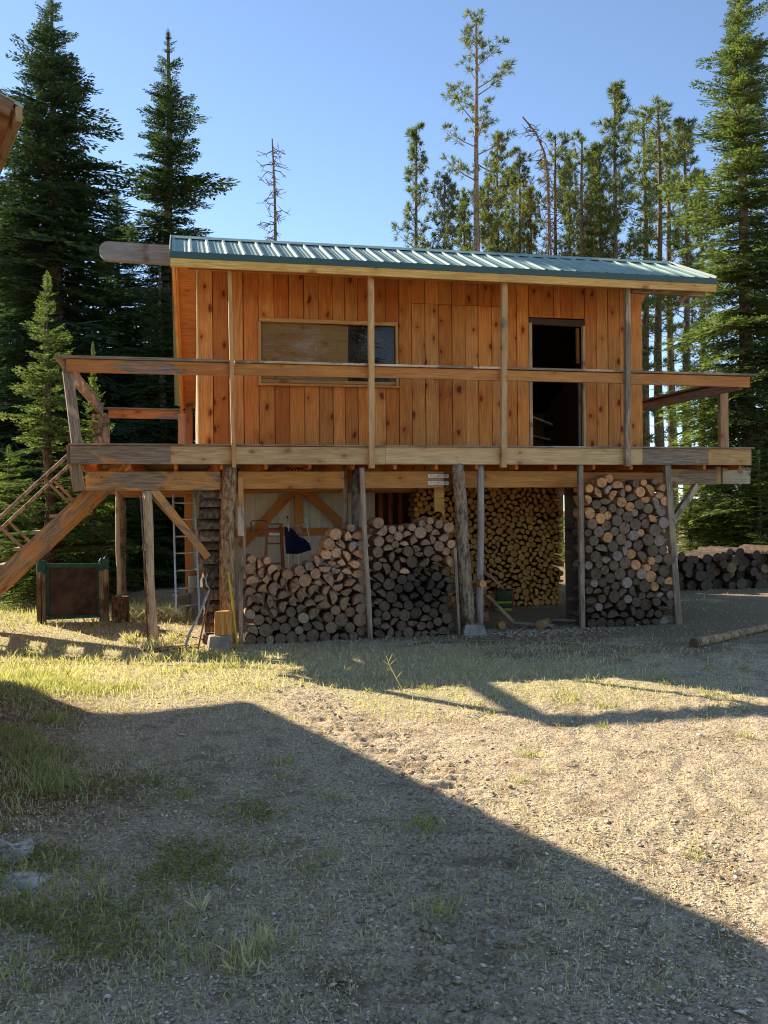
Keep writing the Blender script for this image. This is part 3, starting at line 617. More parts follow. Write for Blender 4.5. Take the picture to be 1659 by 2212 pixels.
board('brace', (.93, 2.99, 1.05), (1.80, 2.99, 1.97), .14, .05, (0, 0, 1), (0.497, 0.207, 0.0621, 0), sw, M['beam']); board('brace', (2.66, 2.99, 1.36), (1.98, 2.99, 1.98), .14, .05, (0, 0, 1), (0.483, 0.2, 0.0621, 0), sw, M['beam'])
board('plate', (.05, 3.02, 1.975), (3.2, 3.02, 1.975), .07, .10, (0, 0, 1), (0.331, 0.124, 0.0414, 0), sw, M['beam'])
for x_ in (3.27, 3.43, 3.60): board('stud', (x_, 2.95, -.02), (x_, 2.95, 2.0), .07, .09, (1, 0, 0), (0.221, 0.069, 0.0304, 0), sw, M['beam'])

# ---------------------------------------------------------------- stair
st = empty('outdoor_stair', (-2.4, 1.5, 0), 'steep outdoor stair with log stringers and pole handrails climbing to the deck', 'stair')
sl = Vector((1.07, 0, 1.03)).normalized(); pn = Vector((-sl.z, 0, sl.x))
def on(x, y, off): # a point on the stair line at world x, off metres square to the slope
    b = Vector((-2.43, y, .86)); t = (x-b.x)/sl.x; return b+sl*t+pn*off
for y_, c_ in ((1.0, (.30, .20, .125)), (2.0, (.24, .17, .11))):
    sg = board('stringer', on(-3.35, y_, -.10), on(-.86, y_, -.10), .21, .15, (-.7, 0, .7), (0.497, 0.262, 0.11, 0.48), st, M['beam'], .055)
    pth = [on(-3.3, y_, .50), on(-2.4, y_, .49), on(-1.6, y_, .495), on(-.98, y_, .49)]
    hr = tube('handrail', pth, [.026, .025, .026, .024], M['bark'], st, 7, .05, 4, (.36, .29, .22))
    for x_ in (-3.0, -2.12, -1.50):
        a = on(x_, y_, .0); board('baluster', a+Vector((0, .02, 0)), a+pn*.50+Vector((0, .02, 0)), .045, .035, (0, 1, 0), (0.414, 0.262, 0.166, 0.35), hr)
for i in range(10):
    x_ = -3.05+i*.232; p = on(x_, 1.0, -.06)
    board('tread', (p.x-.03, .93, p.z+.03), (p.x-.03, 2.07, p.z+.03), .235, .045, (1, 0, 0), jit((.34, .27, .2), .12, .6), st)

# ---------------------------------------------------------------- green framed panel leaning between two stakes
gp = empty('framed_panel', (-1.63, 2.4, 0), 'dark stained panel in a green frame standing below the stair', 'panel')
obj('sheet', [(-1.98, 2.42, .04), (-1.27, 2.42, .05), (-1.27, 2.42, .82), (-1.98, 2.42, .83), (-1.98, 2.44, .04), (-1.27, 2.44, .05), (-1.27, 2.44, .82), (-1.98, 2.44, .83)], [(0, 1, 2, 3), (7, 6, 5, 4), (0, 4, 5, 1), (3, 2, 6, 7), (0, 3, 7, 4), (1, 5, 6, 2)], M['dark_panel'], gp)
board('frame_bar', (-2.02, 2.40, .84), (-1.22, 2.40, .83), .06, .04, (0, 0, 1), (1, 1, 1, 0), gp, M['green_paint'])
board('frame_bar', (-2.02, 2.40, .05), (-1.22, 2.40, .06), .05, .04, (0, 0, 1), (1, 1, 1, 0), gp, M['green_paint'])
for x_ in (-1.99, -1.25): board('frame_bar', (x_, 2.405, .08), (x_, 2.405, .81), .05, .035, (1, 0, 0), (1, 1, 1, 0), gp, M['green_paint'])
for x_, zt in ((-2.10, .93), (-2.045, .91), (-1.20, .93), (-1.14, .95)):
    s_ = board('stake', (x_, 2.37, -.04), (x_, 2.37, zt-.18), .075, .07, (1, 0, 0), jit((.12, .085, .055), .2, .35), gp)
    V, F = tube_pts([(x_, 2.37, zt-.18), (x_, 2.37, zt-.03), (x_, 2.37, zt+.01)], [.048, .046, .02], 8); obj('painted_top', V, F, M['green_paint'], s_)
# pier stump below the thin pole
def stump(name, c, r, h, col, lab, seed, ecol=None):
    rr = random.Random(seed); n = 16; V = []; F = []
    ph = [1+.06*rr.uniform(-1, 1) for _ in range(n)]
    for k, (z, s) in enumerate(((0, 1.04), (h*.4, 1.0), (h-.012, .99), (h, .95))):
        for j in range(n):
            a = 2*math.pi*j/n; V.append((c[0]+math.cos(a)*r*s*ph[j], c[1]+math.sin(a)*r*s*ph[j], c[2]+z))
    for k in range(3): F += [(k*n+j, k*n+(j+1) % n, (k+1)*n+(j+1) % n, (k+1)*n+j) for j in range(n)]
    F += [tuple(range(n-1, -1, -1)), tuple(3*n+j for j in range(n))]
    o = obj(name, V, F, [M['bark'], M['log_end']], None, [0]*(3*n)+[1, 1], False, col)
    return tag(o, lab, 'stump')
stump('stump', (-.925, 2.2, -.02), .125, .385, (.15, .085, .05), 'dark bark stump under a thin pole beside the green framed panel', 2)

# ---------------------------------------------------------------- things under the deck
def pier(name, x, y, z0, wt, wb, h, lab, rot=0.0):
    V = []
    for z, w in ((0, wb), (.05, wb), (h-.015, wt), (h, wt-.02)):
        for a, b in ((-1, -1), (1, -1), (1, 1), (-1, 1)):
            q = Vector((a*w/2, b*w/2, z)); q.rotate(Matrix.Rotation(rot, 3, 'Z')); V.append((x+q.x, y+q.y, z0+q.z))
    F = [(3, 2, 1, 0), (12, 13, 14, 15)]+[(k*4+j, k*4+(j+1) % 4, (k+1)*4+(j+1) % 4, (k+1)*4+j) for k in range(3) for j in range(4)]
    return tag(obj(name, V, F, M['concrete']), lab, 'pier block')
pier('pier_block', .44, -.30, gzf(.44, -.3)-.045, .235, .29, .225, 'concrete pier block under the split stump beside the yellow handle', .05)
pier('pier_block', 3.93, -.02, gzf(3.93, 0)-.04, .26, .33, .18, 'concrete pier block under the tall bark post and bare grey pole', -.15)
# split round on the block
z0 = gzf(.44, -.3)+.182; n = 14; V = []; pr = []
rs = random.Random(3)
for j in range(n):
    a = math.pi*(-.10)+math.pi*1.20*j/(n-1); pr.append((.505+.118*math.cos(a), -.27+.10*math.sin(a)))
nf = 9
for j in range(1, nf): # split face towards the yard, ridged
    t = j/nf; pr.append((pr[n-1][0]*(1-t)+pr[0][0]*t, pr[n-1][1]*(1-t)+pr[0][1]*t-.03*math.sin(math.pi*t)+rs.uniform(-.013, .013)))
m = len(pr)
for z, s_ in ((0, 1.0), (.15, .98), (.30, 1.0)): V += [(.5+(x-.5)*s_, y+rs.uniform(-.004, .004), z0+z+(x-.5)*.06*(z > .2)) for x, y in pr]
F = []; fm_ = []
for k_ in range(2):
    for j in range(m): F.append((k_*m+j, k_*m+(j+1) % m, (k_+1)*m+(j+1) % m, (k_+1)*m+j)); fm_.append(0 if j < n-1 else 1)
F += [tuple(range(m-1, -1, -1)), tuple(2*m+j for j in range(m))]
sp = obj('split_stump', V, F, [M['bark'], M['split'], M['log_end']], None, fm_+[2, 2], False, (.66, .33, .085, 0)); tag(sp, 'short split stump with bright orange wood on a concrete block', 'stump')
# yellow handled tool
yh = tube('yellow_handle', [(.575, -.16, .855), (.62, -.24, .45), (.675, -.35, gzf(.675, -.35)-.01)], [.014, .015, .015], M['yellow'], None, 8)
tag(yh, 'long yellow tool handle leaning against the bark post', 'tool handle')
# bowed lever with dark top, leaning on the crib of logs
pv = empty('lever_pole', (.02, -.40, gzf(.02, -.4)), 'curved grey wooden lever pole with a black top leaning by the bark post', 'lever pole')
tube('shaft', [(.335, -.2, .63), (.26, -.25, .46), (.19, -.3, .30), (.085, -.35, .10), (.04, -.39, -.02), (.025, -.40, gzf(.02, -.4)-.01)], [.014, .015, .016, .016, .015, .013], M['wire'], pv, 8)
tube('grip', [(.465, -.08, .985), (.40, -.15, .80), (.335, -.2, .625)], [.013, .017, .022], M['black'], pv, 8)
tube('hook', [(.335, -.21, .63), (.30, -.23, .68), (.285, -.24, .76), (.31, -.24, .83)], [.010, .011, .010, .007], M['wire'], pv, 7)
tube('prop', [(.36, -.14, .62), (.28, -.18, .30), (.18, -.20, gzf(.18, -.2)-.01)], [.012, .012, .011], M['rust_red'], pv, 6)
# tall rods beside the left post
for q, (xa, xb, c) in enumerate(((-.50, -.428, (.40, .33, .25)), (-.53, -.45, (.22, .15, .1)))):
    tag(tube('thin_rod', [(xb, .08+q*.05, gzf(xb, .1)-.01), ((xa+xb)/2+.005, .1, .95), (xa, .12, 1.90)], [.012, .011, .009], M['bark'], None, 6, 0, 0, c), ('pale thin rod' if q == 0 else 'dark brown thin rod')+' leaning against the slim post under the deck', 'rod')
# ladder
ld = empty('metal_ladder', (.08, 2.2, 0), 'aluminium ladder leaning up under the deck by the cream wall', 'ladder')
LA, LB, UA, UB = Vector((-.10, 2.15, .03)), Vector((.245, 2.15, .05)), Vector((-.135, 2.62, 1.98)), Vector((.205, 2.62, 1.98))
board('rail', LA, UA, .028, .06, (1, 0, 0), (1, 1, 1, 0), ld, M['alu'], .003); board('rail', LB, UB, .028, .06, (1, 0, 0), (1, 1, 1, 0), ld, M['alu'], .003)
for zz in (.16, .43, .70, .97, 1.23, 1.50, 1.76):
    t = zz/1.97; tube('rung', [LA.lerp(UA, t), LB.lerp(UB, t)], .016, M['alu'], ld, 8)
# plastic tub and pipe
def lathe(name, c, prof, mat, parent=None, n=20):
    V = []; F = []
    for r, z in prof: V += [(c[0]+r*math.cos(2*math.pi*j/n), c[1]+r*math.sin(2*math.pi*j/n), c[2]+z) for j in range(n)]
    for k in range(len(prof)-1): F += [(k*n+j, k*n+(j+1) % n, (k+1)*n+(j+1) % n, (k+1)*n+j) for j in range(n)]
    F += [tuple(range(n-1, -1, -1)), tuple((len(prof)-1)*n+j for j in range(n))]
    o = obj(name, V, F, mat, parent, None, True); o.data.polygons.foreach_set('use_smooth', [True]*(len(F)-2)+[False, False]); return o
tag(lathe('plastic_tub', (-.03, 2.82, gzf(-.03, 2.8)), [(.105, 0), (.12, .30), (.132, .305), (.132, .335), (.122, .34), (.118, .30), (.10, .02)], M['tub']), 'squat pale plastic tub behind the ladder feet', 'tub')
tag(lathe('concrete_pipe', (.165, 2.93, gzf(.16, 2.9)), [(.082, 0), (.08, .1), (.08, .60), (.078, .61), (.06, .61), (.058, .5)], M['tub']), 'tall pale pipe standing beside the tub at the cream wall', 'pipe')
# step ladder
sl_ = empty('step_ladder', (1.35, 1.7, 0), 'red brown step ladder with a white label behind the woodpile', 'step ladder')
RB = (0.304, 0.117, 0.0552, 0)
board('leg', (1.185, 1.60, -.03), (1.245, 1.72, 1.43), .03, .055, (1, 0, 0), RB, sl_); board('leg', (1.52, 1.60, -.03), (1.465, 1.72, 1.43), .03, .055, (1, 0, 0), RB, sl_)
board('leg', (1.16, 2.15, -.03), (1.26, 1.78, 1.40), .025, .04, (1, 0, 0), RB, sl_); board('leg', (1.55, 2.15, -.03), (1.45, 1.78, 1.40), .025, .04, (1, 0, 0), RB, sl_)
for zz in (.28, .56, .84, 1.14): board('step', (1.19+zz*.04, 1.60+zz*.08, zz), (1.515-zz*.04, 1.60+zz*.08, zz), .09, .022, (0, 1, 0), RB, sl_)
board('top_step', (1.225, 1.74, 1.435), (1.485, 1.74, 1.43), .13, .025, (0, 1, 0), (0.414, 0.166, 0.069, 0), sl_); board('bar', (1.25, 1.70, 1.36), (1.46, 1.70, 1.36), .035, .02, (0, 0, 1), RB, sl_)
lb = board('label_plate', (1.27, 1.675, 1.285), (1.435, 1.675, 1.28), .04, .004, (0, 0, 1), (1, 1, 1, 0), sl_, M['plaster'], .001)
tube('guard_rail', [(1.02, 1.9, 1.30), (1.025, 1.9, 1.46), (1.04, 1.9, 1.485), (1.24, 1.85, 1.485), (1.255, 1.84, 1.45)], .007, M['black'], sl_, 6)
# folded chair with navy cloth
fc = empty('folded_chair', (1.68, 1.6, 0), 'folded metal chair with navy cloth sling behind the woodpile', 'chair')
cl = [(1.50, 1.39), (1.60, 1.37), (1.64, 1.33), (1.72, 1.24), (1.80, 1.21), (1.86, 1.14), (1.90, 1.04), (1.70, .98), (1.52, .99)]
n = len(cl); V = [(x, 1.56+.03*math.sin(i*2.1), z) for i, (x, z) in enumerate(cl)]+[(x, 1.64, z) for x, z in cl]
V += [(1.66, 1.52, 1.13), (1.66, 1.66, 1.13)]
obj('sling', V, [(i, 2*n, (i+1) % n) for i in range(n)]+[(n+i, n+(i+1) % n, 2*n+1) for i in range(n)]+[(i, (i+1) % n, n+(i+1) % n, n+i) for i in range(n)], M['blue_cloth'], fc)
for pth in ([(1.535, 1.55, 1.53), (1.56, 1.56, 1.36), (1.56, 1.6, .95), (1.55, 1.6, -.03)], [(1.79, 1.55, 1.57), (1.82, 1.56, 1.47), (1.885, 1.58, 1.15), (1.93, 1.6, .9), (1.97, 1.6, -.03)], [(1.54, 1.55, 1.385), (1.83, 1.55, 1.43)], [(1.70, 1.56, 1.41), (1.66, 1.58, 1.2), (1.62, 1.6, .9)], [(1.69, 1.56, 1.40), (1.77, 1.57, 1.24)]):
    tube('frame_tube', pth, .008, M['alu'], fc, 6)
V, F = tube_pts([(1.53, 1.55, 1.53), (1.55, 1.55, 1.54)], [.018, .018], 8); obj('cap', V, F, M['black'], fc)
# coil and green bag above the beam
tg = tube('coiled_hose', [(1.40+.012*k, .45+.02*math.cos(k*1.6), 2.205+.022*math.sin(k*1.6)) for k in range(22)], .008, M['black'], None, 6); tag(tg, 'dark coil of hose lying on the beam below the deck', 'hose')
V, F = tube_pts([(1.66, .45, 2.175), (1.70, .45, 2.205), (1.76, .45, 2.20), (1.80, .45, 2.175)], [.01, .03, .028, .01], 8, .15, 3); tag(obj('rolled_cloth', V, F, M['green_paint'], None, None, True), 'small green cloth roll tucked on the beam under the deck', 'cloth')
# drum
dr = empty('steel_drum', (5.09, 1.95, gzf(5.09, 1.95)), 'small striped green and yellow drum in front of the golden woodpile', 'drum')
zb = gzf(5.09, 1.95)
for nm, za_, zb_, r_, mt in (('band', 0, .05, .152, 'drum_yellow'), ('body', .05, .125, .148, 'drum_green'), ('band', .125, .165, .152, 'drum_yellow'), ('body', .165, .33, .148, 'drum_green'), ('rim', .33, .345, .155, 'black')):
    lathe(nm, (5.09, 1.95, zb), [(r_-.004, za_), (r_, za_+.006), (r_, zb_-.006), (r_-.004, zb_)], M[mt], dr)
V = []; n = 8
for z in (.01, .32): V += [(5.09+.1545*math.cos(-1.0+1.0*j/(n-1)), 1.95+.1545*math.sin(-1.0+1.0*j/(n-1)), zb+z) for j in range(n)]
V2 = [(5.09+(x-5.09)*.98, 1.95+(y-1.95)*.98, z) for x, y, z in V]
obj('red_patch', V+V2, [(j, j+1, n+j+1, n+j) for j in range(n-1)]+[(2*n+j+1, 2*n+j, 3*n+j, 3*n+j+1) for j in range(n-1)], M['drum_red'], dr)
# loose planks and logs on the ground in the open bay
tag(board('loose_plank', (4.34, .55, .36), (4.64, .25, -.01), .15, .04, (0, 1, .3), (0.414, 0.276, 0.179, 0.4)), 'weathered plank leaning by the grey pole in the open bay', 'plank')
tag(board('loose_plank', (4.28, .75, .78), (4.62, .6, .44), .06, .03, (0, 1, .3), (0.331, 0.207, 0.124, 0.4)), 'narrow dark slat leaning behind the grey pole', 'slat')
tag(board('loose_plank', (4.62, .28, .0), (5.15, .05, -.04), .10, .035, (0, 1, 0), (0.386, 0.276, 0.193, 0.6)), 'grey slab of wood lying flat in the open bay', 'slab')
tag(board('loose_plank', (5.3, .55, -.01), (5.9, .3, -.03), .09, .03, (0, 1, 0), (0.166, 0.124, 0.0966, 0.6)), 'dark board lying on the ground by the thin square post', 'board')
tag(logpost('short_log', (4.93, .02, -.02), (5.16, .30, -.01), .07, .065, (.36, .22, .11), None, seed=31), 'short barkless log lying on the chips in the open bay', 'log')
tag(logpost('short_log', (4.36, .0, .0), (4.42, .34, .0), .055, .05, (.42, .24, .09), None, seed=32), 'small round log lying close behind the grey pole', 'log')
for q, (x_, y_, z_, w_, h_) in enumerate(((4.25, .55, .06, .16, .16), (4.28, .60, .28, .2, .14), (4.24, .62, .48, .16, .12))):
    tag(board('offcut', (x_-w_/2, y_, z_), (x_+w_/2, y_+.05, z_+.02), h_, .12, (0, 0, 1), jit((.40, .22, .08), .2, .1)), ('lowest', 'middle', 'topmost')[q]+' of three stacked offcuts behind the grey pole', 'offcut')
kn = logpost('pole_peg', (4.03, -.16, .60), (4.03, .04, .60), .052, .05, (.56, .27, .11), shed, seed=33)
# pole on the ground, right
tag(logpost('ground_pole', (5.80, -2.55, gzf(5.8, -2.55)+.05), (7.95, -1.0, gzf(7.95, -1.0)+.05), .06, .045, (.40, .28, .17), None, seed=41, segs=12), 'long barked pole lying on the bare ground in front of the far log pile', 'pole')
for k_, (xa, ya, xb, yb) in enumerate(((4.15, -1.35, 5.0, -1.95), (2.9, -.75, 4.0, -.95), (-.55, -.2, .2, .1), (-.45, -.35, .25, -.1))):
    tag(tube('stick', [(xa, ya, gzf(xa, ya)+.012), ((xa+xb)/2, (ya+yb)/2+.04, gzf((xa+xb)/2, (ya+yb)/2)+.02), (xb, yb, gzf(xb, yb)+.012)], [.012, .011, .007], M['bark'], None, 6, .1, k_, ((.4, .33, .24), (.3, .22, .15), (.25, .13, .07), (.28, .15, .08))[k_]),
        ('pale stick lying in the shade in front of the open bay', 'thin brown stick along the foot of the middle woodpile', 'brown stick on the ground behind the slim post', 'reddish stick on the ground before the slim post')[k_], 'stick')

# ---------------------------------------------------------------- firewood
def template(kind, seed):
    """outline of a log's cut end with the pith at the origin (unit radius), bark flag per edge"""
    rr = random.Random(seed); P = []; B = []
    if kind == 'round':
        n = 14; e = rr.uniform(.88, 1.0)
        for j in range(n): a = 2*math.pi*j/n; r = 1+rr.uniform(-.035, .035); P.append((r*math.cos(a), r*math.sin(a)*e)); B.append(True)
    else:
        span = {'half': rr.uniform(165, 195), 'quarter': rr.uniform(85, 125), 'third': rr.uniform(120, 160)}[kind]
        n = 9; a0 = R(90-span/2)
        for j in range(n+1): a = a0+R(span)*j/n; r = 1+rr.uniform(-.04, .04); P.append((r*math.cos(a), r*math.sin(a))); B.append(j < n)
        if kind == 'half': P += [(rr.uniform(-.35, -.2), rr.uniform(-.07, .05)), (rr.uniform(.2, .35), rr.uniform(-.07, .05))]; B += [False, False]
        else: P += [(rr.uniform(-.05, .05), rr.uniform(.0, .12))]; B += [False]
    return P, B
TEMPL = {}
for kind, cnt in (('round', 4), ('half', 4), ('third', 3), ('quarter', 3)):
    TEMPL[kind] = []
    for s_ in range(cnt):
        P, B = template(kind, s_*13+len(kind)); n = len(P)
        cx = sum(p[0] for p in P)/n; cz = sum(p[1] for p in P)/n
        ar = .5*abs(sum(P[i][0]*P[(i+1) % n][1]-P[(i+1) % n][0]*P[i][1] for i in range(n)))
        rr = random.Random(s_+99)
        ins = [(cx+(x-cx)*.955, cz+(z-cz)*.955) for x, z in P]
        V = [(x, .0, z) for x, z in ins]+[(x, .012, z) for x, z in P]+[(x*rr.uniform(.97, 1.02), .42, z*rr.uniform(.97, 1.02)) for x, z in P]
        F = [tuple(range(n))]+[(i, n+i, n+(i+1) % n, (i+1) % n) for i in range(n)]+[(n+i, 2*n+i, 2*n+(i+1) % n, n+(i+1) % n) for i in range(n)]
        fm = [0]+[1 if b else 2 for b in B]+[1 if b else 2 for b in B]
        me = mk(V, F, [M['log_end'], M['bark'], M['beam']], fm, name='log_'+kind)
        TEMPL[kind].append((me, np.array(P), np.array([cx, cz]), ar, V, F, fm))
def drop_pack(x0, x1, floor, top, radius, seed, maxn=600):
    """drop discs one by one to the lowest free spot of the bay"""
    rr = random.Random(seed); C = np.zeros((0, 3)); out = []
    for it in range(maxn):
        placed = False
        for tr in range(5):
            r = radius(rr); gx = np.arange(x0+r*.85, x1-r*.85, .008)
            if len(gx) == 0: continue
            z = np.array([floor(x) for x in gx])+r*.9
            if len(C):
                d = np.abs(gx[:, None]-C[None, :, 0]); s = (r+C[None, :, 2])*.955
                zz = np.where(d < s, C[None, :, 1]+np.sqrt(np.maximum(s*s-d*d, 0)), -9); z = np.maximum(z, zz.max(1))
            tp = np.array([top(x) for x in gx]); z = np.where(z+r*.75 > tp, 99, z)
            i = int(np.argmin(z))
            if z[i] < 90: out.append((gx[i], z[i], r)); C = np.vstack([C, [gx[i], z[i], r]]); placed = True; break
        if not placed: break
    return out
def cells(S, x0, x1, floor):
    """half planes of each disc's own room among its neighbours"""
    res = []
    A = np.array(S)
    for i, (x, z, r) in enumerate(S):
        d = np.hypot(A[:, 0]-x, A[:, 1]-z); nb = [j for j in np.argsort(d)[1:12] if d[j] < .45]
        pl = [(-1, 0, -(x0)), (1, 0, x1), (0, -1, -floor(x))]
        for j in nb:
            nx, nz = (A[j, 0]-x)/d[j], (A[j, 1]-z)/d[j]
            t = (d[j]**2+r*r-A[j, 2]**2)/(2*d[j])-.0025
            pl.append((nx, nz, nx*x+nz*z+t))
        pl.append((0, 1, z+r*1.15)); pl.append((.7, .7, .7*(x+z)+r*1.2)); pl.append((-.7, .7, .7*(z-x)+r*1.2))
        res.append(np.array(pl))
    return res
ORDN = 'first second third fourth fifth sixth seventh eighth ninth tenth eleventh twelfth thirteenth fourteenth fifteenth sixteenth seventeenth eighteenth nineteenth twentieth twenty-first twenty-second twenty-third twenty-fourth twenty-fifth twenty-sixth twenty-seventh twenty-eighth twenty-ninth thirtieth'.split()
def fit(kind, pl, x, z, r, rr):
    best = None
    for tries in range(26 if kind != 'round' else 3):
        me, P, c, ar, *_ = rr.choice(TEMPL[kind])
        ang = rr.uniform(0, 6.28) if kind == 'round' else (rr.gauss(0, .5) if rr.random() < .72 else rr.uniform(0, 6.28))
        sx = 1.0 if kind == 'round' else rr.uniform(.85, 1.2)
        Q = (P-c)*np.array([sx, 1.0]); ca, sa = math.cos(ang), math.sin(ang)
        Q = np.stack([Q[:, 0]*ca-Q[:, 1]*sa, Q[:, 0]*sa+Q[:, 1]*ca], 1)
        for ox, oz in ((0, 0), (0, -.25*r), (.15*r, 0), (-.15*r, 0)):
            px, pz = x+ox, z+oz
            room = pl[:, 2]-pl[:, 0]*px-pl[:, 1]*pz
            if room.min() <= .008: continue
            dots = (Q@pl[:, :2].T).max(0); s = np.where(dots > 1e-6, room/np.maximum(dots, 1e-6), 9).min()
            s = min(s*1.09, 1.9*r)
            if kind == 'round': s = min(s, r*1.04)
            a = ar*sx*s*s
            if best is None or a > best[0]:
                off = np.array([c[0]*sx, c[1]]); off = np.array([off[0]*ca-off[1]*sa, off[0]*sa+off[1]*ca])*s
                best = (a, me, px-off[0], pz-off[1], s, sx, ang)
    return best
def stack(S, x0, x1, floor, y, colour, pile, group, seed, p_round, length=1.0, names=True, jy=.03):
    rr = random.Random(seed); PL = cells(S, x0, x1, floor); items = []
    for (x, z, r), pl in zip(S, PL):
        kind = 'round' if rr.random() < p_round(x, z) else rr.choices(['half', 'third', 'quarter'], [.55, .25, .2])[0]
        if not any(abs(q[0]-x) < (q[2]+r)*.8 and q[1] > z+.03 for q in S): kind = 'round'; z -= .012     # exposed on top: a whole round, resting on those below
        b = fit(kind, pl, x, z, r, rr)
        if b is None: b = fit('round', pl, x, z, r, rr); kind = 'round'
        if b is None: continue
        items.append((x, z, kind, b, colour(x, z, rr)))
    zmin = min(i[1] for i in items); lay = {}
    for it in items: lay.setdefault(int((it[1]-zmin+.05)/.165), []).append(it)
    for L, its in lay.items():
        its.sort(key=lambda q: q[0])
        for k, (x, z, kind, b, (col, tone)) in enumerate(its):
            a, me, px, pz, s, sx, ang = b
            o = bpy.data.objects.new('round_log' if kind == 'round' else 'split_log', me); COL.objects.link(o)
            o.location = (px, y+rr.uniform(-jy, jy), pz); o.rotation_euler = (0, -ang, 0); o.scale = (s*sx, length, s); o.color = col+(0.0,)
            shp = {'round': 'round log', 'half': 'half-round split log', 'third': 'split log', 'quarter': 'wedge-shaped split log'}[kind]
            tag(o, f'{tone} {shp}, {ORDN[min(k, 29)]} from left, {ORDN[min(L, 19)]} layer of {pile}', 'log', group)
    return items
def lin(pts):
    xs, zs = zip(*pts); return lambda x: float(np.interp(x, xs, zs))
fl = lambda x: gzf(x, .05)-.01
def mixc(a, b, t): return tuple(a[i]*(1-t)+b[i]*t for i in range(3))
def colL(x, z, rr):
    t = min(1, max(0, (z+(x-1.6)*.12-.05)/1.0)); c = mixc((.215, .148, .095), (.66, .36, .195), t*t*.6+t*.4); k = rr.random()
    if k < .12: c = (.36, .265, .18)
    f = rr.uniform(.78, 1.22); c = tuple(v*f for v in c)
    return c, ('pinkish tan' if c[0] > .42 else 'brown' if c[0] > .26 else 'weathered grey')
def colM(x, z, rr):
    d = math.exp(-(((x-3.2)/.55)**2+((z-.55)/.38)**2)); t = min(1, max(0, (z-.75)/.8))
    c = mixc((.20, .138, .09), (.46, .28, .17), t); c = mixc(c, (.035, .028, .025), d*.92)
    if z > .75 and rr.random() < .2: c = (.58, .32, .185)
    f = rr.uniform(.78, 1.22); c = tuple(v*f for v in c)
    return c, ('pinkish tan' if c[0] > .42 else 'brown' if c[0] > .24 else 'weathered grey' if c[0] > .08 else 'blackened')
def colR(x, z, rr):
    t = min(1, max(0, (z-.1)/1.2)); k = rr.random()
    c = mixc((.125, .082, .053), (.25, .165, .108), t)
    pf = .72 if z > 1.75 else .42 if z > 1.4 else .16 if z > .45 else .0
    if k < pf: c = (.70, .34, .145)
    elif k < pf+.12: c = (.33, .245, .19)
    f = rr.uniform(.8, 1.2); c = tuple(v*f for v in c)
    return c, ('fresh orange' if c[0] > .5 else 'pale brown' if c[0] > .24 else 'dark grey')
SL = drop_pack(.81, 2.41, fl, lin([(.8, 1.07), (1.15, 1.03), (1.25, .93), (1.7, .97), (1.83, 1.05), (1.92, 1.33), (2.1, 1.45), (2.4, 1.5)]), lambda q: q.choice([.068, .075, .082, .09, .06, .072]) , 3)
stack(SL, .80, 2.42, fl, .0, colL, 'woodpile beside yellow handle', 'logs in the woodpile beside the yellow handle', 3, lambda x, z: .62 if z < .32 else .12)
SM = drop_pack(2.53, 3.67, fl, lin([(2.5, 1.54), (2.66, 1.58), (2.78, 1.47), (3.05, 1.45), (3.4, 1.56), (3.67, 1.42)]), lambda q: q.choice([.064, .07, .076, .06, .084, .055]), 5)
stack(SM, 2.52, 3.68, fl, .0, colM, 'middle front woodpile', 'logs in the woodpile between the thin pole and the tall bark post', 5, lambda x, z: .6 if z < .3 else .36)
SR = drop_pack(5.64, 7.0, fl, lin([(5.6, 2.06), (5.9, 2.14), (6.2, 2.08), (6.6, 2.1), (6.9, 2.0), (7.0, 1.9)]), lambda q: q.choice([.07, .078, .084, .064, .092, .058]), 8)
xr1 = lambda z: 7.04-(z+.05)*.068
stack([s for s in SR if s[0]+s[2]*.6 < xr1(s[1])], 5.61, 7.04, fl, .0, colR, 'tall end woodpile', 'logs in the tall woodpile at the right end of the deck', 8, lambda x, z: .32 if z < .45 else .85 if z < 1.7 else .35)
# golden pile at the back of the bay: one mass of small logs
SB = drop_pack(3.72, 6.31, lambda x: 0.0, lambda x: 2.02, lambda q: q.choice([.042, .048, .053, .058, .064, .045]), 12, 700)
rr = random.Random(5); PLb = cells(SB, 3.70, 6.33, lambda x: 0.0); VB = []; FB = []; FMB = []
GB = (.47, .265, .085)
for (x, z, r), pl in zip(SB, PLb):
    kind = 'round' if rr.random() < .55 else rr.choice(['half', 'third', 'quarter']); b = fit(kind, pl, x, z, r, rr)
    if b is None: continue
    a, me, px, pz, s, sx, ang = b
    tt = [t for t in TEMPL[kind] if t[0] is me][0]; base = len(VB); ca, sa = math.cos(ang), math.sin(ang); dy = rr.uniform(-.025, .025)
    for vx, vy, vz in tt[4]:
        qx, qz = vx*sx*s, vz*s; VB.append((px+qx*ca-qz*sa, 2.42+vy+dy, pz+qx*sa+qz*ca))
    FB += [tuple(base+q for q in f) for f in tt[5]]; FMB += tt[6]
def mat_goldend():
    N = NT('golden_log_end'); geo = N.n('NewGeometry'); rp = geo.outputs['Random Per Island']; f = N.noise(geo.outputs['Position'], 60, 4, .7)
    c = N.mix(rp, (.46, .205, .052, 1), (.70, .36, .11, 1)); c = N.mix(N.ss(f, .3, .7, 0, .5), c, (.42, .19, .05, 1))
    return N.pbsdf(c, .85, N.bump(f, .4, .004), .15)
M['gold'] = mat_goldend()
fo = obj('firewood', VB, FB, [M['gold'], M['bark'], M['gold']], None, FMB, color=(.22, .13, .06)); tag(fo, 'golden wall of small stacked firewood at the back of the open bay', 'firewood', kind='stuff')
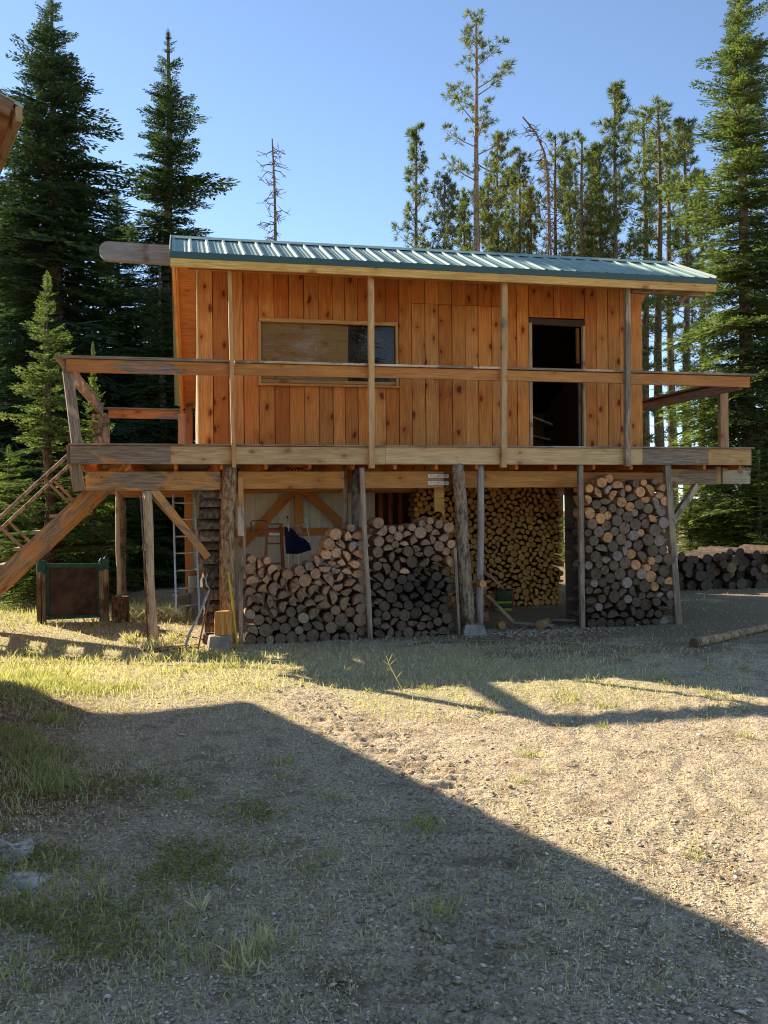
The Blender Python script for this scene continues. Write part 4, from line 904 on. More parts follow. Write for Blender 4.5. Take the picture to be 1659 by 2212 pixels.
# logs laid crosswise in a crib at the left end of the row
zc = gzf(.4, .3); k = 0; rr = random.Random(4)
cribz = [.0]
while zc < 1.93:
    h = rr.uniform(.105, .19); L = .34 if k < 5 else .30
    x_ = .22+rr.uniform(-.045, .03)+(.05 if zc < .9 else .0)+(.03 if zc < .4 else 0)
    y_ = .32
    if k > 0 and zc+h > 1.99: break
    top = zc+h > 1.84
    dark = rr.uniform(.7, 1.2)
    o = bpy.data.objects.new('split_log', rr.choice(TEMPL['half'])[0]); COL.objects.link(o)
    o.location = (x_, y_, zc+.004); o.scale = (.15, L/.42, h*.98); o.rotation_euler = (0, rr.uniform(-.05, .05), -math.pi/2+rr.uniform(-.12, .12)); o.color = (.20*dark, .145*dark, .10*dark, 0)
    tag(o, f'dark half-round log laid crosswise, {ORDN[k]} from the ground in the crib by the bark post', 'log', 'logs laid crosswise in the crib')
    zc += h; k += 1
# log heap to the right, long logs with their ends towards us
fz = lambda x: gzf(x, 4.5)-.01
SF = drop_pack(8.75, 12.4, fz, lin([(8.7, .55), (9.2, .62), (9.6, .78), (10.2, .72), (10.7, .82), (11.4, .8), (12, .86), (14.2, .86)]), lambda q: q.choice([.085, .095, .1, .11, .12]), 21)
def colF(x, z, rr):
    f = rr.uniform(.75, 1.3); c = (.105*f, .078*f, .056*f)
    if rr.random() < .1: c = (.24, .16, .09)
    return c, ('pale' if c[0] > .2 else 'dark brown')
_round = lambda x, z: 1.0
stack(SF, 8.7, 12.5, fz, 4.35, colF, 'low far heap', 'long logs in the low heap', 21, _round, 2.6, jy=.16)

# ---------------------------------------------------------------- neighbouring house: its eave corner enters the frame top left and its roof shades the yard
hs = empty('house', (-4.6, -4.0, 0), 'orange timber house with green metal roof, only its eave corner showing', 'house')
ea = Vector((-.296, .955, 0)).normalized(); pa = Vector((-.955, -.296, 0)).normalized()
A0 = Vector((-.70, -7.76, 0)); EL = 9.33; HM = .36
def hp(a, p, z): q = A0+ea*a+pa*p; return Vector((q.x, q.y, z))
def hbox(name, a0, a1, p0, p1, z0, z1, mat, col, par=hs):
    V = [hp(a, p, z) for z in (z0, z1) for a, p in ((a0, p0), (a1, p0), (a1, p1), (a0, p1))]
    return obj(name, V, [(0, 1, 2, 3), (7, 6, 5, 4), (0, 4, 5, 1), (1, 5, 6, 2), (2, 6, 7, 3), (3, 7, 4, 0)], mat, par, color=col)
hbox('wall', .9, EL-1.5, .75, .85, -.1, 3.42, M['ply'], (.70, .42, .18, 0)); hbox('wall', .9, EL-1.5, 6.0, 6.1, -.1, 3.4, M['ply'], (.38, .16, .05, 0)); hbox('wall', EL-1.6, EL-1.5, .85, 6.0, -.1, 3.42, M['ply'], (.38, .16, .05, 0))
a_ = .92
while a_ < EL-1.6:
    board('wall_board', hp(a_+.1, .735, -.05), hp(a_+.1, .735, 3.40), .193, .024, tuple(ea), jit(ORG, .12), hs); a_ += .2
p_ = .86
while p_ < 5.9:
    board('wall_board', hp(.885, p_+.1, -.05), hp(.885, p_+.1, 3.6+.36*(2.42-abs(p_+.1-3.42))), .193, .024, tuple(pa), jit(ORG, .12), hs); p_ += .2
for a_ in (.9,):
    V = [hp(a, p, z) for a in (a_, a_+.1) for p, z in ((.85, -.1), (6.0, -.1), (6.0, 3.65), (3.42, 4.55), (.85, 3.65))]
    obj('gable_wall', V, [(0, 1, 2, 3, 4), (9, 8, 7, 6, 5)]+[(i, i+5, (i+1) % 5+5, (i+1) % 5) for i in range(5)], M['ply'], hs, color=(.38, .16, .05, 0))
def hroof(p0, z0, p1, z1, name, t, mat, col, par=hs, a0=0, a1=EL):
    V = [hp(a0, p0, z0), hp(a1, p0, z0), hp(a1-3.42, p1, z1), hp(a0, p1, z1)]; V += [v-Vector((0, 0, t)) for v in V]
    return obj(name, V, [(0, 1, 2, 3), (7, 6, 5, 4), (0, 4, 5, 1), (1, 5, 6, 2), (2, 6, 7, 3), (3, 7, 4, 0)], mat, par, color=col)
hr = hroof(0, 3.50, 3.42, 3.50+3.42*HM, 'roof', .015, M['roof'], (1, 1, 1, 0)); hroof(6.84, 3.50, 3.42, 3.50+3.42*HM, 'roof_side', .015, M['roof'], (1, 1, 1, 0), hr)
V = [hp(EL, 0, 3.50), hp(EL, 6.84, 3.50), hp(EL-3.42, 3.42, 3.50+3.42*HM)]; V += [v-Vector((0, 0, .015)) for v in V]
obj('roof_hip', V, [(0, 1, 2), (5, 4, 3), (0, 3, 4, 1), (1, 4, 5, 2), (2, 5, 3, 0)], M['roof'], hr)
hroof(.02, 3.482, 3.42, 3.482+3.40*HM, 'soffit', .02, M['ply'], (.36, .17, .07, 0), hr, .02, EL-.02)
board('eave_board', hp(0, .02, 3.455), hp(EL, .02, 3.455), .07, .03, (0, 0, 1), (.36, .24, .13, .25), hr, M['beam'])
board('eave_board', hp(EL-.02, .0, 3.45), hp(EL-.02, 6.84, 3.45), .12, .03, (0, 0, 1), (.36, .24, .13, .25), hr, M['beam'])
board('rake_board', hp(.015, .05, 3.475), hp(.015, 3.4, 3.475+3.36*HM), .08, .03, (0, 0, 1), (.22, .12, .06, .2), hr, M['beam'])
for i in range(15):
    a = .12+i*.64
    board('rafter', hp(a, .05, 3.45), hp(a, 1.2, 3.45+1.15*HM), .07, .045, (0, 0, 1), jit((.38, .19, .08), .1), hr, M['beam'])
board('purlin', hp(.0, .30, 3.62), hp(EL, .30, 3.62), .12, .09, (0, 0, 1), (.75, .40, .10, 0), hr, M['beam'])

# ---------------------------------------------------------------- trees
def kites(P, D, N, L, W):
    """needle sprays: one kite per row: base P, direction D, flat normal N, length L, width W"""
    S = np.cross(D, N); S /= np.linalg.norm(S, axis=1, keepdims=True)+1e-9
    v = np.stack([P, P+D*(L*.45)[:, None]+S*(W*.5)[:, None], P+D*L[:, None], P+D*(L*.45)[:, None]-S*(W*.5)[:, None]], 1)
    return v.reshape(-1, 3)
def bough(seed, nside, drop=.22, dens=1.0):
    """unit fir bough along +X: flat fan of side twigs, each feathered with short sprays"""
    g = np.random.default_rng(seed); P = []; D = []; N = []; L = []; W = []
    def stem(t): return np.array([t, 0, .10*t-drop*t*t+.16*max(0, t-.7)**1.5])
    def add(p, d, l, w):
        d = d/np.linalg.norm(d); n = np.array([g.normal(0, .45), g.normal(0, .45), 1.0]); n -= d*(n@d); n /= np.linalg.norm(n)
        P.append(p); D.append(d); N.append(n); L.append(l); W.append(w)
    for i in range(nside):
        t = .10+.86*(i+g.uniform(-.3, .3))/nside; sd = 1 if i % 2 else -1
        p0 = stem(t); l = (.44*(1-t)**.75+.10)*g.uniform(.7, 1.15); an = R(g.uniform(42, 66))
        d = np.array([math.cos(an), sd*math.sin(an), -.10+g.normal(0, .10)])
        m = max(3, int(l*13*dens))
        for k in range(m):
            u = (k+.6)/m; q = p0+d*l*u+np.array([.10*l*u*u, 0, -.10*l*u*u])
            for s2 in (-1, 1):
                a2 = s2*R(g.uniform(28, 55)); dd = np.array([d[0]*math.cos(a2)-d[1]*math.sin(a2), d[0]*math.sin(a2)+d[1]*math.cos(a2), d[2]+g.normal(.02, .12)])
                add(q, dd, l*(.34*(1-u)+.16)*g.uniform(.8, 1.2)+.025, .034*g.uniform(.75, 1.3))
        add(p0+d*l*.8, d, .09, .03)
        add(p0, d, l*.95, .016)
    for k in range(7):
        t = .2+.8*k/6; a2 = g.uniform(-.5, .5); add(stem(t), np.array([1, a2, .1]), .12, .036)
    return [np.array(q) for q in (P, D, N, L, W)]
BOUGH = {s: [bough(100*q+k, ns, dr) for k in range(4)] for q, (s, ns, dr) in enumerate((('big', 20, .26), ('mid', 14, .16), ('small', 9, .02)))}
def rotz(a): c, s = math.cos(a), math.sin(a); return np.array([[c, -s, 0], [s, c, 0], [0, 0, 1]])
def roty(a): c, s = math.cos(a), math.sin(a); return np.array([[c, 0, s], [0, 1, 0], [-s, 0, c]])
def rotx(a): c, s = math.cos(a), math.sin(a); return np.array([[1, 0, 0], [0, c, -s], [0, s, c]])
def mesh_kites(V, mat, name):
    n = len(V)//4; me = bpy.data.meshes.new(name)
    me.vertices.add(len(V)); me.vertices.foreach_set('co', V.astype(np.float32).ravel())
    me.loops.add(len(V)); me.loops.foreach_set('vertex_index', np.arange(len(V), dtype=np.int32))
    me.polygons.add(n); me.polygons.foreach_set('loop_start', np.arange(n, dtype=np.int32)*4)
    me.update(calc_edges=True); me.materials.append(mat); return me
def mesh_vf(V, F, mat, name, smooth=True):
    return mk(V, F, mat, None, smooth, name)
def fir_mesh(seed, H, prof, whorl, per, mat, low=.3, up0=35, dn=-14, fat=1.0, gap=.12):
    """fir: whorls of boughs; prof(t) gives bough length at height fraction t"""
    g = np.random.default_rng(seed); out = []; TV = []; TF = []
    r0 = .012*H+.03
    V, F = tube_pts([(g.normal(0, .01)*H*.3, g.normal(0, .01)*H*.3, H*t) if 0 < t < 1 else (0, 0, H*t) for t in (0, .15, .3, .5, .7, .85, .95, 1.0)], [r0*(1-.9*t)+.006 for t in (0, .15, .3, .5, .7, .85, .95, 1.0)], 8); TV += V; TF += F
    z = low
    while z < H-.08:
        t = z/H; Lm = prof(t)*g.uniform(.78, 1.12); k = per if t < .9 else max(3, per-2)
        a0 = g.uniform(0, 6.28)
        for j in range(k):
            if g.random() < gap+.10*(math.sin(a0*3+j*2.1) > .55): continue
            L = Lm*(g.uniform(.5, 1.08) if g.random() > .08 else g.uniform(1.15, 1.38)); a = a0+2*math.pi*j/k+g.normal(0, .18)
            el = R(dn+(up0-dn)*max(0, (t-.35)/.65)**1.3+g.normal(0, 5))
            size = 'big' if L > 1.0 else 'mid' if L > .45 else 'small'
            P, D, N, LL, W = BOUGH[size][g.integers(4)]
            Rm = rotz(a)@roty(-el)@rotx(g.normal(0, .22))
            zz = z+g.normal(0, .05)*min(1, L)
            s = L; w = max(.65, min(1.5, 1.0/max(L, .3)**.45))*fat
            Pp = (P*s)@Rm.T+np.array([0, 0, zz]); Dp = D@Rm.T; Np = N@Rm.T
            out.append(kites(Pp, Dp, Np, LL*s, W*s*w))
            if L > .5:
                e = Rm@np.array([L*.85, 0, L*(.085-.19*.7)]); V, F = tube_pts([(0, 0, zz), tuple(e*.5+np.array([0, 0, zz+.03*L])), tuple(e+np.array([0, 0, zz]))], [.012*L+.006, .008*L+.004, .003], 4, cap=False)
                b = len(TV); TV += V; TF += [tuple(q+b for q in f) for f in F]
        z += whorl(t)*g.uniform(.8, 1.2)
    # leader
    P, D, N, LL, W = BOUGH['small'][0]
    for j in range(4):
        Rm = rotz(j*1.6)@roty(-R(84)); out.append(kites((P*.4)@Rm.T*np.array([.4, .4, 1])+np.array([0, 0, H-.30]), D@Rm.T, N@Rm.T, LL*.25, W*.22))
    return mesh_kites(np.vstack(out), mat, 'fir_crown'), mesh_vf(TV, TF, M['bark'], 'fir_trunk')
def tuft(g, p, d, n, l):
    d = d/np.linalg.norm(d); P = np.repeat(p[None], n, 0); D = d[None]*g.uniform(.5, 1.3, (n, 1))+g.normal(0, .50, (n, 3)); D /= np.linalg.norm(D, axis=1, keepdims=True)
    N = g.normal(0, 1, (n, 3)); N -= D*(N*D).sum(1, keepdims=True); N /= np.linalg.norm(N, axis=1, keepdims=True)+1e-9
    return kites(P, D, N, l*g.uniform(.7, 1.2, n), np.full(n, l*.10))
def pine_mesh(seed, H, base, prof, step, mat, tl=.20, nt=11, dead=True, lean=0.0, twig=1.0):
    """lodgepole pine: long bare stem, needle tufts on upswept twigs in the upper part, dead twigs below"""
    g = np.random.default_rng(seed); out = []; TV = []; TF = []
    def addt(path, rads, n=4):
        V, F = tube_pts(path, rads, n, cap=False); b = len(TV); TV.extend(V); TF.extend(tuple(q+b for q in f) for f in F)
    def ax(z): t = z/H; return np.array([lean*t*t*H+.05*math.sin(z*.5+seed), .04*math.cos(z*.43+seed), z])
    zs = np.linspace(0, H, 10); addt([tuple(ax(z)) for z in zs], [(.011*H)*(1-.86*z/H)+.008 for z in zs], 8)
    z = base
    while z < H-.05:
        t = (z-base)/(H-base); L = prof(t)*g.uniform(.55, 1.2); a = g.uniform(0, 6.28); el = R(-12+58*t+g.normal(0, 10))
        d = np.array([math.cos(a)*math.cos(el), math.sin(a)*math.cos(el), math.sin(el)]); p0 = ax(z)
        pts = [p0+d*L*u+np.array([0, 0, .22*L*u*u]) for u in (0, .4, .75, 1.0)]
        addt([tuple(p) for p in pts], [.010*L+.010, .008*L+.007, .006, .004], 4)
        m = max(4, int(L*9*twig))
        for k in range(m):
            u = .30+.70*(k+g.uniform(0, 1))/m; q = p0+d*L*u+np.array([0, 0, .22*L*u*u])
            sd = g.normal(0, 1, 3)*.75+d*.6+np.array([0, 0, .45]); sd /= np.linalg.norm(sd); l2 = g.uniform(.05, .30)*min(1, L+.2)
            out.append(tuft(g, q+sd*l2, sd, nt, tl)); 
            if l2 > .12: addt([tuple(q), tuple(q+sd*l2)], [.006, .004], 3)
        out.append(tuft(g, pts[-1], d+np.array([0, 0, .5]), nt, tl))
        z += step(t)*g.uniform(.6, 1.4)
    out.append(tuft(g, ax(H), np.array([0, 0, 1.]), nt, tl))
    if dead:
        z = H*.18
        while z < base+.3:
            a = g.uniform(0, 6.28); L = g.uniform(.25, 1.1); d = np.array([math.cos(a), math.sin(a), g.uniform(-.5, .1)]); p0 = ax(z)
            addt([tuple(p0), tuple(p0+d*L*.5+np.array([0, 0, .03])), tuple(p0+d*L+np.array([0, 0, -.15*L]))], [.011, .008, .004], 3)
            if g.random() < .5: addt([tuple(p0+d*L*.5), tuple(p0+d*L*.75+g.normal(0, .15, 3))], [.006, .004], 3)
            z += g.uniform(.12, .32)
    return mesh_kites(np.vstack(out), mat, 'pine_crown'), mesh_vf(TV, TF, M['bark'], 'pine_trunk')
def snag_mesh(seed, H, bent=0.0):
    g = np.random.default_rng(seed); TV = []; TF = []
    def addt(path, rads, n=4):
        V, F = tube_pts(path, rads, n, cap=False); b = len(TV); TV.extend(V); TF.extend(tuple(q+b for q in f) for f in F)
    def ax(z):
        t = z/H; bx = -bent*max(0, (t-.86)/.14)**2
        return np.array([bx+.06*math.sin(z*.7), .03*math.cos(z*.6), z-(.35*bent*max(0, (t-.9)/.1)**2)])
    zs = np.linspace(0, H, 22); addt([tuple(ax(z)) for z in zs], [.011*H*(1-.88*z/H)+.006 for z in zs], 7)
    TW = []; TFw = []
    z = H*.38
    while z < H*.985:
        a = g.uniform(0, 6.28); L = g.uniform(.25, 1.0)*(1.15-.6*z/H); d = np.array([math.cos(a), math.sin(a), g.uniform(-.55, .35)]); p0 = ax(z)
        pts = [p0, p0+d*L*.5+g.normal(0, .05, 3), p0+d*L+np.array([0, 0, -.3*L])]
        for path, rads in (([tuple(p) for p in pts], [.022, .016, .009]),):
            V, F = tube_pts(path, rads, 3, cap=False); b = len(TW); TW.extend(V); TFw.extend(tuple(q+b for q in f) for f in F)
        for k in range(3):
            q = pts[1]+(pts[2]-pts[1])*g.random(); V, F = tube_pts([tuple(q), tuple(q+g.normal(0, .14, 3)+d*.08)], [.012, .008], 3, cap=False); b = len(TW); TW.extend(V); TFw.extend(tuple(r_+b for r_ in f) for f in F)
        z += g.uniform(.04, .11)
    return mesh_vf(TW, TFw, M['bark'], 'snag_twigs'), mesh_vf(TV, TF, M['bark'], 'snag_trunk')
def at(px, depth): # ground point seen at picture column px at that depth along the camera's axis
    q = CAM+fwd*depth+rgt*((px-829.5)/2000*depth); return q.x, q.y
def hgt(top, depth): return 1.6+(1106-top)/2000*depth
def plant(kind, meshes, H0, pos, H, rot, label, group, ccol=(1, 1, 1), tcol=(.14, .105, .08), wide=1.0, crown='crown', trunk='trunk', cat='tree'):
    x, y = pos; z = gzf(x, y)-.05; s = (H-z)/H0
    e = empty(kind, (x, y, z), label, cat, group); e.rotation_euler = (0, 0, rot); e.scale = (s*wide, s*wide, s)
    for nm, me, c in ((crown, meshes[0], ccol), (trunk, meshes[1], tcol)):
        o = bpy.data.objects.new(nm, me); COL.objects.link(o); o.parent = e; o.color = tuple(c)+(1,)
    return e
fp = lambda w, top=.95: (lambda t: w*(max(0, 1-t)**top)*(.55+.45*min(1, t/.12))+.10)
FIR = dict(
    big=(fir_mesh(1, 15, lambda t: 3.1*(1-t)**.66*(.91+.09*math.sin(t*47))+.05, lambda t: .27-.09*t, 8, M['fir'], .8, 34, -18, 1.4, .11), 15),
    slim=(fir_mesh(2, 15, lambda t: 2.25*(1-t)**.72*(.90+.10*math.sin(t*53+1))+.05, lambda t: .27-.09*t, 7, M['fir'], 1.2, 36, -14, 1.4, .11), 15),
    right=(fir_mesh(3, 16, lambda t: 2.25*(1-t)**.58*(.91+.09*math.sin(t*60+2))+.06, lambda t: .25-.08*t, 8, M['firsun'], .8, 32, -10, 1.25, .14), 16),
    young=(fir_mesh(4, 6, lambda t: 1.15*(1-t)**.9+.10, lambda t: .23-.08*t, 6, M['firlit'], .25, 36, 2, 1.25, .12), 6),
    low=(fir_mesh(5, 5, lambda t: 1.55*(1-t)**.75+.12, lambda t: .25-.08*t, 6, M['firlit'], .15, 34, -4, 1.25, .12), 5))
lF = 'dark firs behind the shed'
T = lambda kind, key, px, top, dep, rot, lab, grp, cc=(1, 1, 1), wide=1.0: plant(kind, FIR[key][0], FIR[key][1], at(px, dep), hgt(top, dep), rot, lab, grp, cc, wide=wide)
T('fir_tree', 'big', 122, -5, 24, .3, 'tall broad dark fir, largest tree behind the stair', lF, (.85, .95, 1.0), 1.32)
T('fir_tree', 'slim', 373, 66, 26, 1.9, 'slender pointed dark fir rising behind the rounded ridge beam end', lF, (1.05, 1.12, 1.0), 1.35)
T('fir_tree', 'slim', -32, 60, 27, 3.1, 'dark fir cut by the picture edge beside the house eave', lF, (.85, .9, .9), 1.0)
T('fir_tree', 'big', 40, 330, 31, 2.2, 'dark fir half hidden between the broad fir and the house eave', lF, (.7, .85, .9), 1.25)
T('fir_tree', 'big', 258, 400, 29, 4.4, 'shorter dark fir filling between the broad fir and the slender fir', lF, (.68, .85, .95), 1.3)
T('fir_tree', 'slim', 350, 560, 22, 5.2, 'dark fir close behind the shed left end below the ridge beam', lF, (.72, .85, .9), 1.5)
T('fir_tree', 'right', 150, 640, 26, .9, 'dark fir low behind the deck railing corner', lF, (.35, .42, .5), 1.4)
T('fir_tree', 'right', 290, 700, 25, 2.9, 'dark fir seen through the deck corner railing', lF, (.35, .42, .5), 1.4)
T('young_fir', 'young', 107, 592, 17.2, .4, 'light green young fir with a pale thin stem in front of the dark firs', 'young sunlit firs', (.88, .92, .95), 1.25)
T('young_fir', 'young', 204, 742, 17.6, 1.4, 'small light green fir tip just above the deck railing corner', 'young sunlit firs', (.9, .95, .9), .62)
T('young_fir', 'low', 205, 930, 19, 2.4, 'bushy young fir seen below the deck behind the green panel', 'young sunlit firs', (.8, .9, .75), 1.25)
T('young_fir', 'low', 20, 960, 18.6, 3.4, 'bushy young fir under the lower stair at the picture edge', 'young sunlit firs', (.85, .95, .7), 1.2)
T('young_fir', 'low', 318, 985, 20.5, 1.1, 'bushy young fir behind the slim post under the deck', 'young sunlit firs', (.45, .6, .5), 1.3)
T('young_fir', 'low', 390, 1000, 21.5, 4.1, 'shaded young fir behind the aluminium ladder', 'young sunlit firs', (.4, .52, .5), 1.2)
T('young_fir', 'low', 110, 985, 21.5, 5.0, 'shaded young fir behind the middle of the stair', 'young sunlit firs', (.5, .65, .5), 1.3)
T('fir_tree', 'right', 1612, -70, 23.5, .7, 'tall full green fir beyond the shed right end', 'green firs beyond the log heap', (.88, .98, 1.0), 1.12)
T('fir_tree', 'big', 1735, 260, 30, 1.7, 'dark fir at the picture edge behind the tall full green fir', 'green firs beyond the log heap', (.9, 1, 1.1), 1.1)
T('fir_tree', 'right', 1545, 820, 25, 3.3, 'low spreading fir behind the right deck railing', 'green firs beyond the log heap', (1, 1, .9), 1.9)
T('young_fir', 'low', 1490, 1040, 23, 2.0, 'low light green fir behind the log heap next to the tall woodpile', 'green firs beyond the log heap', (1, 1, .75), 1.5)
T('young_fir', 'low', 1640, 985, 22, .2, 'broad low fir behind the log heap under the deck corner', 'green firs beyond the log heap', (1, 1, .75), 1.5)
T('young_fir', 'low', 1560, 1090, 26, 4.0, 'small fir far behind the middle of the log heap', 'green firs beyond the log heap', (.6, .7, .6), 1.6)
T('young_fir', 'low', 1240, 1075, 28, 1.3, 'fir glimpsed through the gap beside the golden firewood', 'green firs beyond the log heap', (1, 1, .8), 1.5)
# firs across the yard, mirrored in the shed window
for i, (x_, y_, h_, k_) in enumerate(((5.0, -38, 17, 'big'), (9.6, -40, 18, 'big'))):
    plant('fir_tree', FIR[k_][0], FIR[k_][1], (x_, y_), h_, i*1.3+.4, f'fir across the yard mirrored in the shed window, {ORDN[i]} of its row', 'firs across the yard', (1.3, 1.2, .9), wide=1.3)
# lodgepole pines
pl_ = 'lodgepole pines behind the shed'
PINE = dict(
    tall=(pine_mesh(11, 20, 11.6, lambda t: .30+1.75*math.sin(math.pi*min(1, t*.8+.12))*(1-.5*t), lambda t: .30-.10*t, M['pine'], .24, 18, twig=1.2), 20),
    mid=(pine_mesh(12, 16, 5.2, lambda t: .22+1.15*(1-t)**.75, lambda t: .15-.05*t, M['pine'], .24, 20), 16),
    bush=(pine_mesh(13, 17, 4.0, lambda t: .25+1.95*(1-t)**.8, lambda t: .15-.05*t, M['pine'], .25, 20), 17),
    thin=(pine_mesh(14, 15, 8.2, lambda t: .25+.95*(1-t)**.6, lambda t: .20-.06*t, M['pine'], .23, 20), 15),
    fat=(pine_mesh(15, 14, 3.2, lambda t: .3+1.5*(1-t)**.6, lambda t: .12-.03*t, M['pine'], .25, 20), 14))
def PN(key, px, top, dep, rot, lab, cc=(1, 1, 1), tc=(.20, .15, .11), wide=1.0): plant('pine_tree', PINE[key][0], PINE[key][1], at(px, dep), hgt(top, dep), rot, lab, pl_, cc, tc, wide)
PN('fat', 1010, 430, 42, 2.4, 'low bushy pine seen through the tallest pine lower trunk gap', (.95, 1, .85), wide=.9)
PN('bush', 1112, 372, 46, 5.6, 'far broad pine behind the yellowish bushy pine', (.9, .95, .85), wide=.8)
PN('bush', 1285, 395, 48, 1.8, 'farther broad pine low between the thin pines', (.9, .95, .85), wide=.85)
PN('mid', 906, 278, 38, .2, 'pine standing apart, first of the row above the roof middle', (.9, 1, 1.05), wide=.95)
PN('fat', 966, 392, 37, 1.2, 'short bushy pine between the lone pine and the tallest pine', (1, 1, .95), wide=.85)
PN('tall', 1037, 48, 36, .0, 'tallest pine with a long bare trunk and sparse high crown', (1, 1, .9), (.30, .22, .16), 1.0)
PN('bush', 1083, 296, 40, 2.0, 'broad pine right behind the tallest pine trunk', (1.05, 1, .85), wide=.8)
PN('fat', 1062, 400, 39, 3.0, 'bushy pine low beside the tallest pine trunk', (.95, .95, .85), wide=.8)
PN('mid', 1128, 335, 43, 4.0, 'pine between the tallest pine and the bent dead tree', (.85, .85, .8))
PN('fat', 1152, 420, 40, 5.0, 'yellowish bushy pine just before the bent dead tree', (1.25, 1.1, .7), wide=.7)
PN('thin', 1207, 305, 40, 1.0, 'thin pine just beyond the bent dead tree', (.95, 1, .9))
PN('fat', 1238, 352, 42, 2.6, 'bushy pine half way between the bent dead tree and the broad crown', (1, 1, .85), wide=.75)
PN('thin', 1266, 310, 38, 2.2, 'thin pine with double stem look before the broad crowned pine', (1, 1, .9), wide=1.1)
PN('bush', 1336, 196, 38, .5, 'broad crowned pine, tallest of the cluster near the full green fir', (.95, 1, .95), wide=.95)
PN('fat', 1303, 330, 39, 3.6, 'bushy pine leaning into the broad crowned pine', (1.1, 1.1, .8), wide=.85)
PN('thin', 1398, 262, 42, 4.2, 'thin pine, first of three bare stems near the full green fir', (.95, 1, .9), wide=1.2)
PN('thin', 1428, 243, 40, 5.2, 'thin pine, second of three bare stems near the full green fir', (.95, 1, .9), wide=1.2)
PN('thin', 1452, 285, 43, .6, 'thin pine, third of three bare stems near the full green fir', (.95, 1, .9), wide=1.2)
PN('mid', 1487, 272, 39, 3.0, 'dense pine touching the full green fir', (1, 1, .9), wide=1.1)
PN('mid', 1520, 380, 46, 2.5, 'far pine hidden behind the full green fir', (.8, .85, .8))
sn = snag_mesh(5, 14); plant('dead_tree', sn, 14, at(597, 34), hgt(298, 34), 0, 'bare dead tree standing alone above the roof', 'dead trees behind the shed', (.20, .15, .13), (.22, .165, .14), crown='twigs')
sn = snag_mesh(6, 16, 1.0); plant('dead_tree', sn, 16, at(1190, 36), hgt(246, 36), .2, 'dead tree with bent over tip among the pines', 'dead trees behind the shed', (.20, .15, .13), (.22, .165, .14), crown='twigs')

# ---------------------------------------------------------------- ground cover
def blades(n, place, hgt_, wid, mat, name, label, cat, lean=.5, tri=True, seed=1):
    """upright thin blades: three points each"""
    g = np.random.default_rng(seed); x, y = place(g, n); n = len(x); z = gz(x, y)-.004
    h = hgt_(g, n, x, y); w = wid(g, n, x, y); a = g.uniform(0, 6.283, n); b = g.uniform(0, 6.283, n); l = np.abs(g.normal(0, lean, n))
    px, py = np.cos(a)*w/2, np.sin(a)*w/2
    tip = np.stack([x+np.cos(b)*h*np.sin(l), y+np.sin(b)*h*np.sin(l), z+h*np.cos(l)], 1)
    mid = np.stack([x+np.cos(b)*h*np.sin(l)*.35, y+np.sin(b)*h*np.sin(l)*.35, z+h*np.cos(l)*.55], 1)
    V = np.stack([np.stack([x-px, y-py, z], 1), np.stack([x+px, y+py, z], 1), mid+np.stack([px, py, 0*px], 1)*.8, tip], 1).reshape(-1, 3)
    me = mesh_kites(V, mat, name); return tag(link(name, me, None), label, cat, None, 'stuff')
def scatter(weight, xr, yr, pw=1.0):
    def f(g, n):
        xs = []; ys = []; tot = 0
        while tot < n:
            dep = np.exp(g.uniform(math.log(yr[0]+12.3), math.log(yr[1]+12.3), n*3)); u = g.uniform(-1, 1, n*3)
            x = dep*math.tan(TH)*1.0+u*dep*.46; y = dep-12.3
            k = g.random(n*3) < weight(x, y); xs.append(x[k]); ys.append(y[k]); tot += k.sum()
            if k.sum() == 0: break
        return np.concatenate(xs)[:n], np.concatenate(ys)[:n]
    return f
def clear(x, y): # keep out of the stacks and the tracks
    c = 1-((x > .7) & (x < 7.1) & (y > -.1) & (y < 3.2)); return c*(1-.85*sstep(.36, .2, track(x, y)))
def w_dry(x, y): s = soil(x, y); return np.clip(s[:, 0]*.9+.10, 0, 1)*(1-.7*s[:, 2])*clear(x, y)
def w_green(x, y):
    s = soil(x, y); p = fbm(x*1.6+3, y*1.6, 3, 55)
    left = sstep(-.6, -2.0, x+.25*(y+4))
    return np.clip((sstep(.52, .72, p)*.55*s[:, 0]*1.6+left*.5*sstep(.4, .62, p)*sstep(-10.5, -7, y)+sstep(1.2, 3, y)*sstep(.3, -.8, x)*.9), 0, 1)*clear(x, y)*(1-.998*(sstep(-4.5, -3.7, y+.1*(x-2))*sstep(.3, 1.0, x)))
blades(52000, scatter(w_dry, (-6, 9), (-9.6, 5)), lambda g, n, x, y: g.uniform(.012, .05, n)*(1+.6*(y > -4)), lambda g, n, x, y: g.uniform(.0025, .005, n)*(1+(y+12.3)*.11), M['dry'], 'dry_grass', 'short dry yellow grass covering the sunny yard', 'grass', .9, seed=2)
blades(9000, scatter(w_green, (-6, 9), (-9.6, 6)), lambda g, n, x, y: g.uniform(.02, .08, n)*(1+.8*(y > -3.5)), lambda g, n, x, y: g.uniform(.003, .006, n)*(1+(y+12.3)*.10), M['grass'], 'green_grass', 'thin green grass in patches across the yard', 'grass', .6, seed=3)
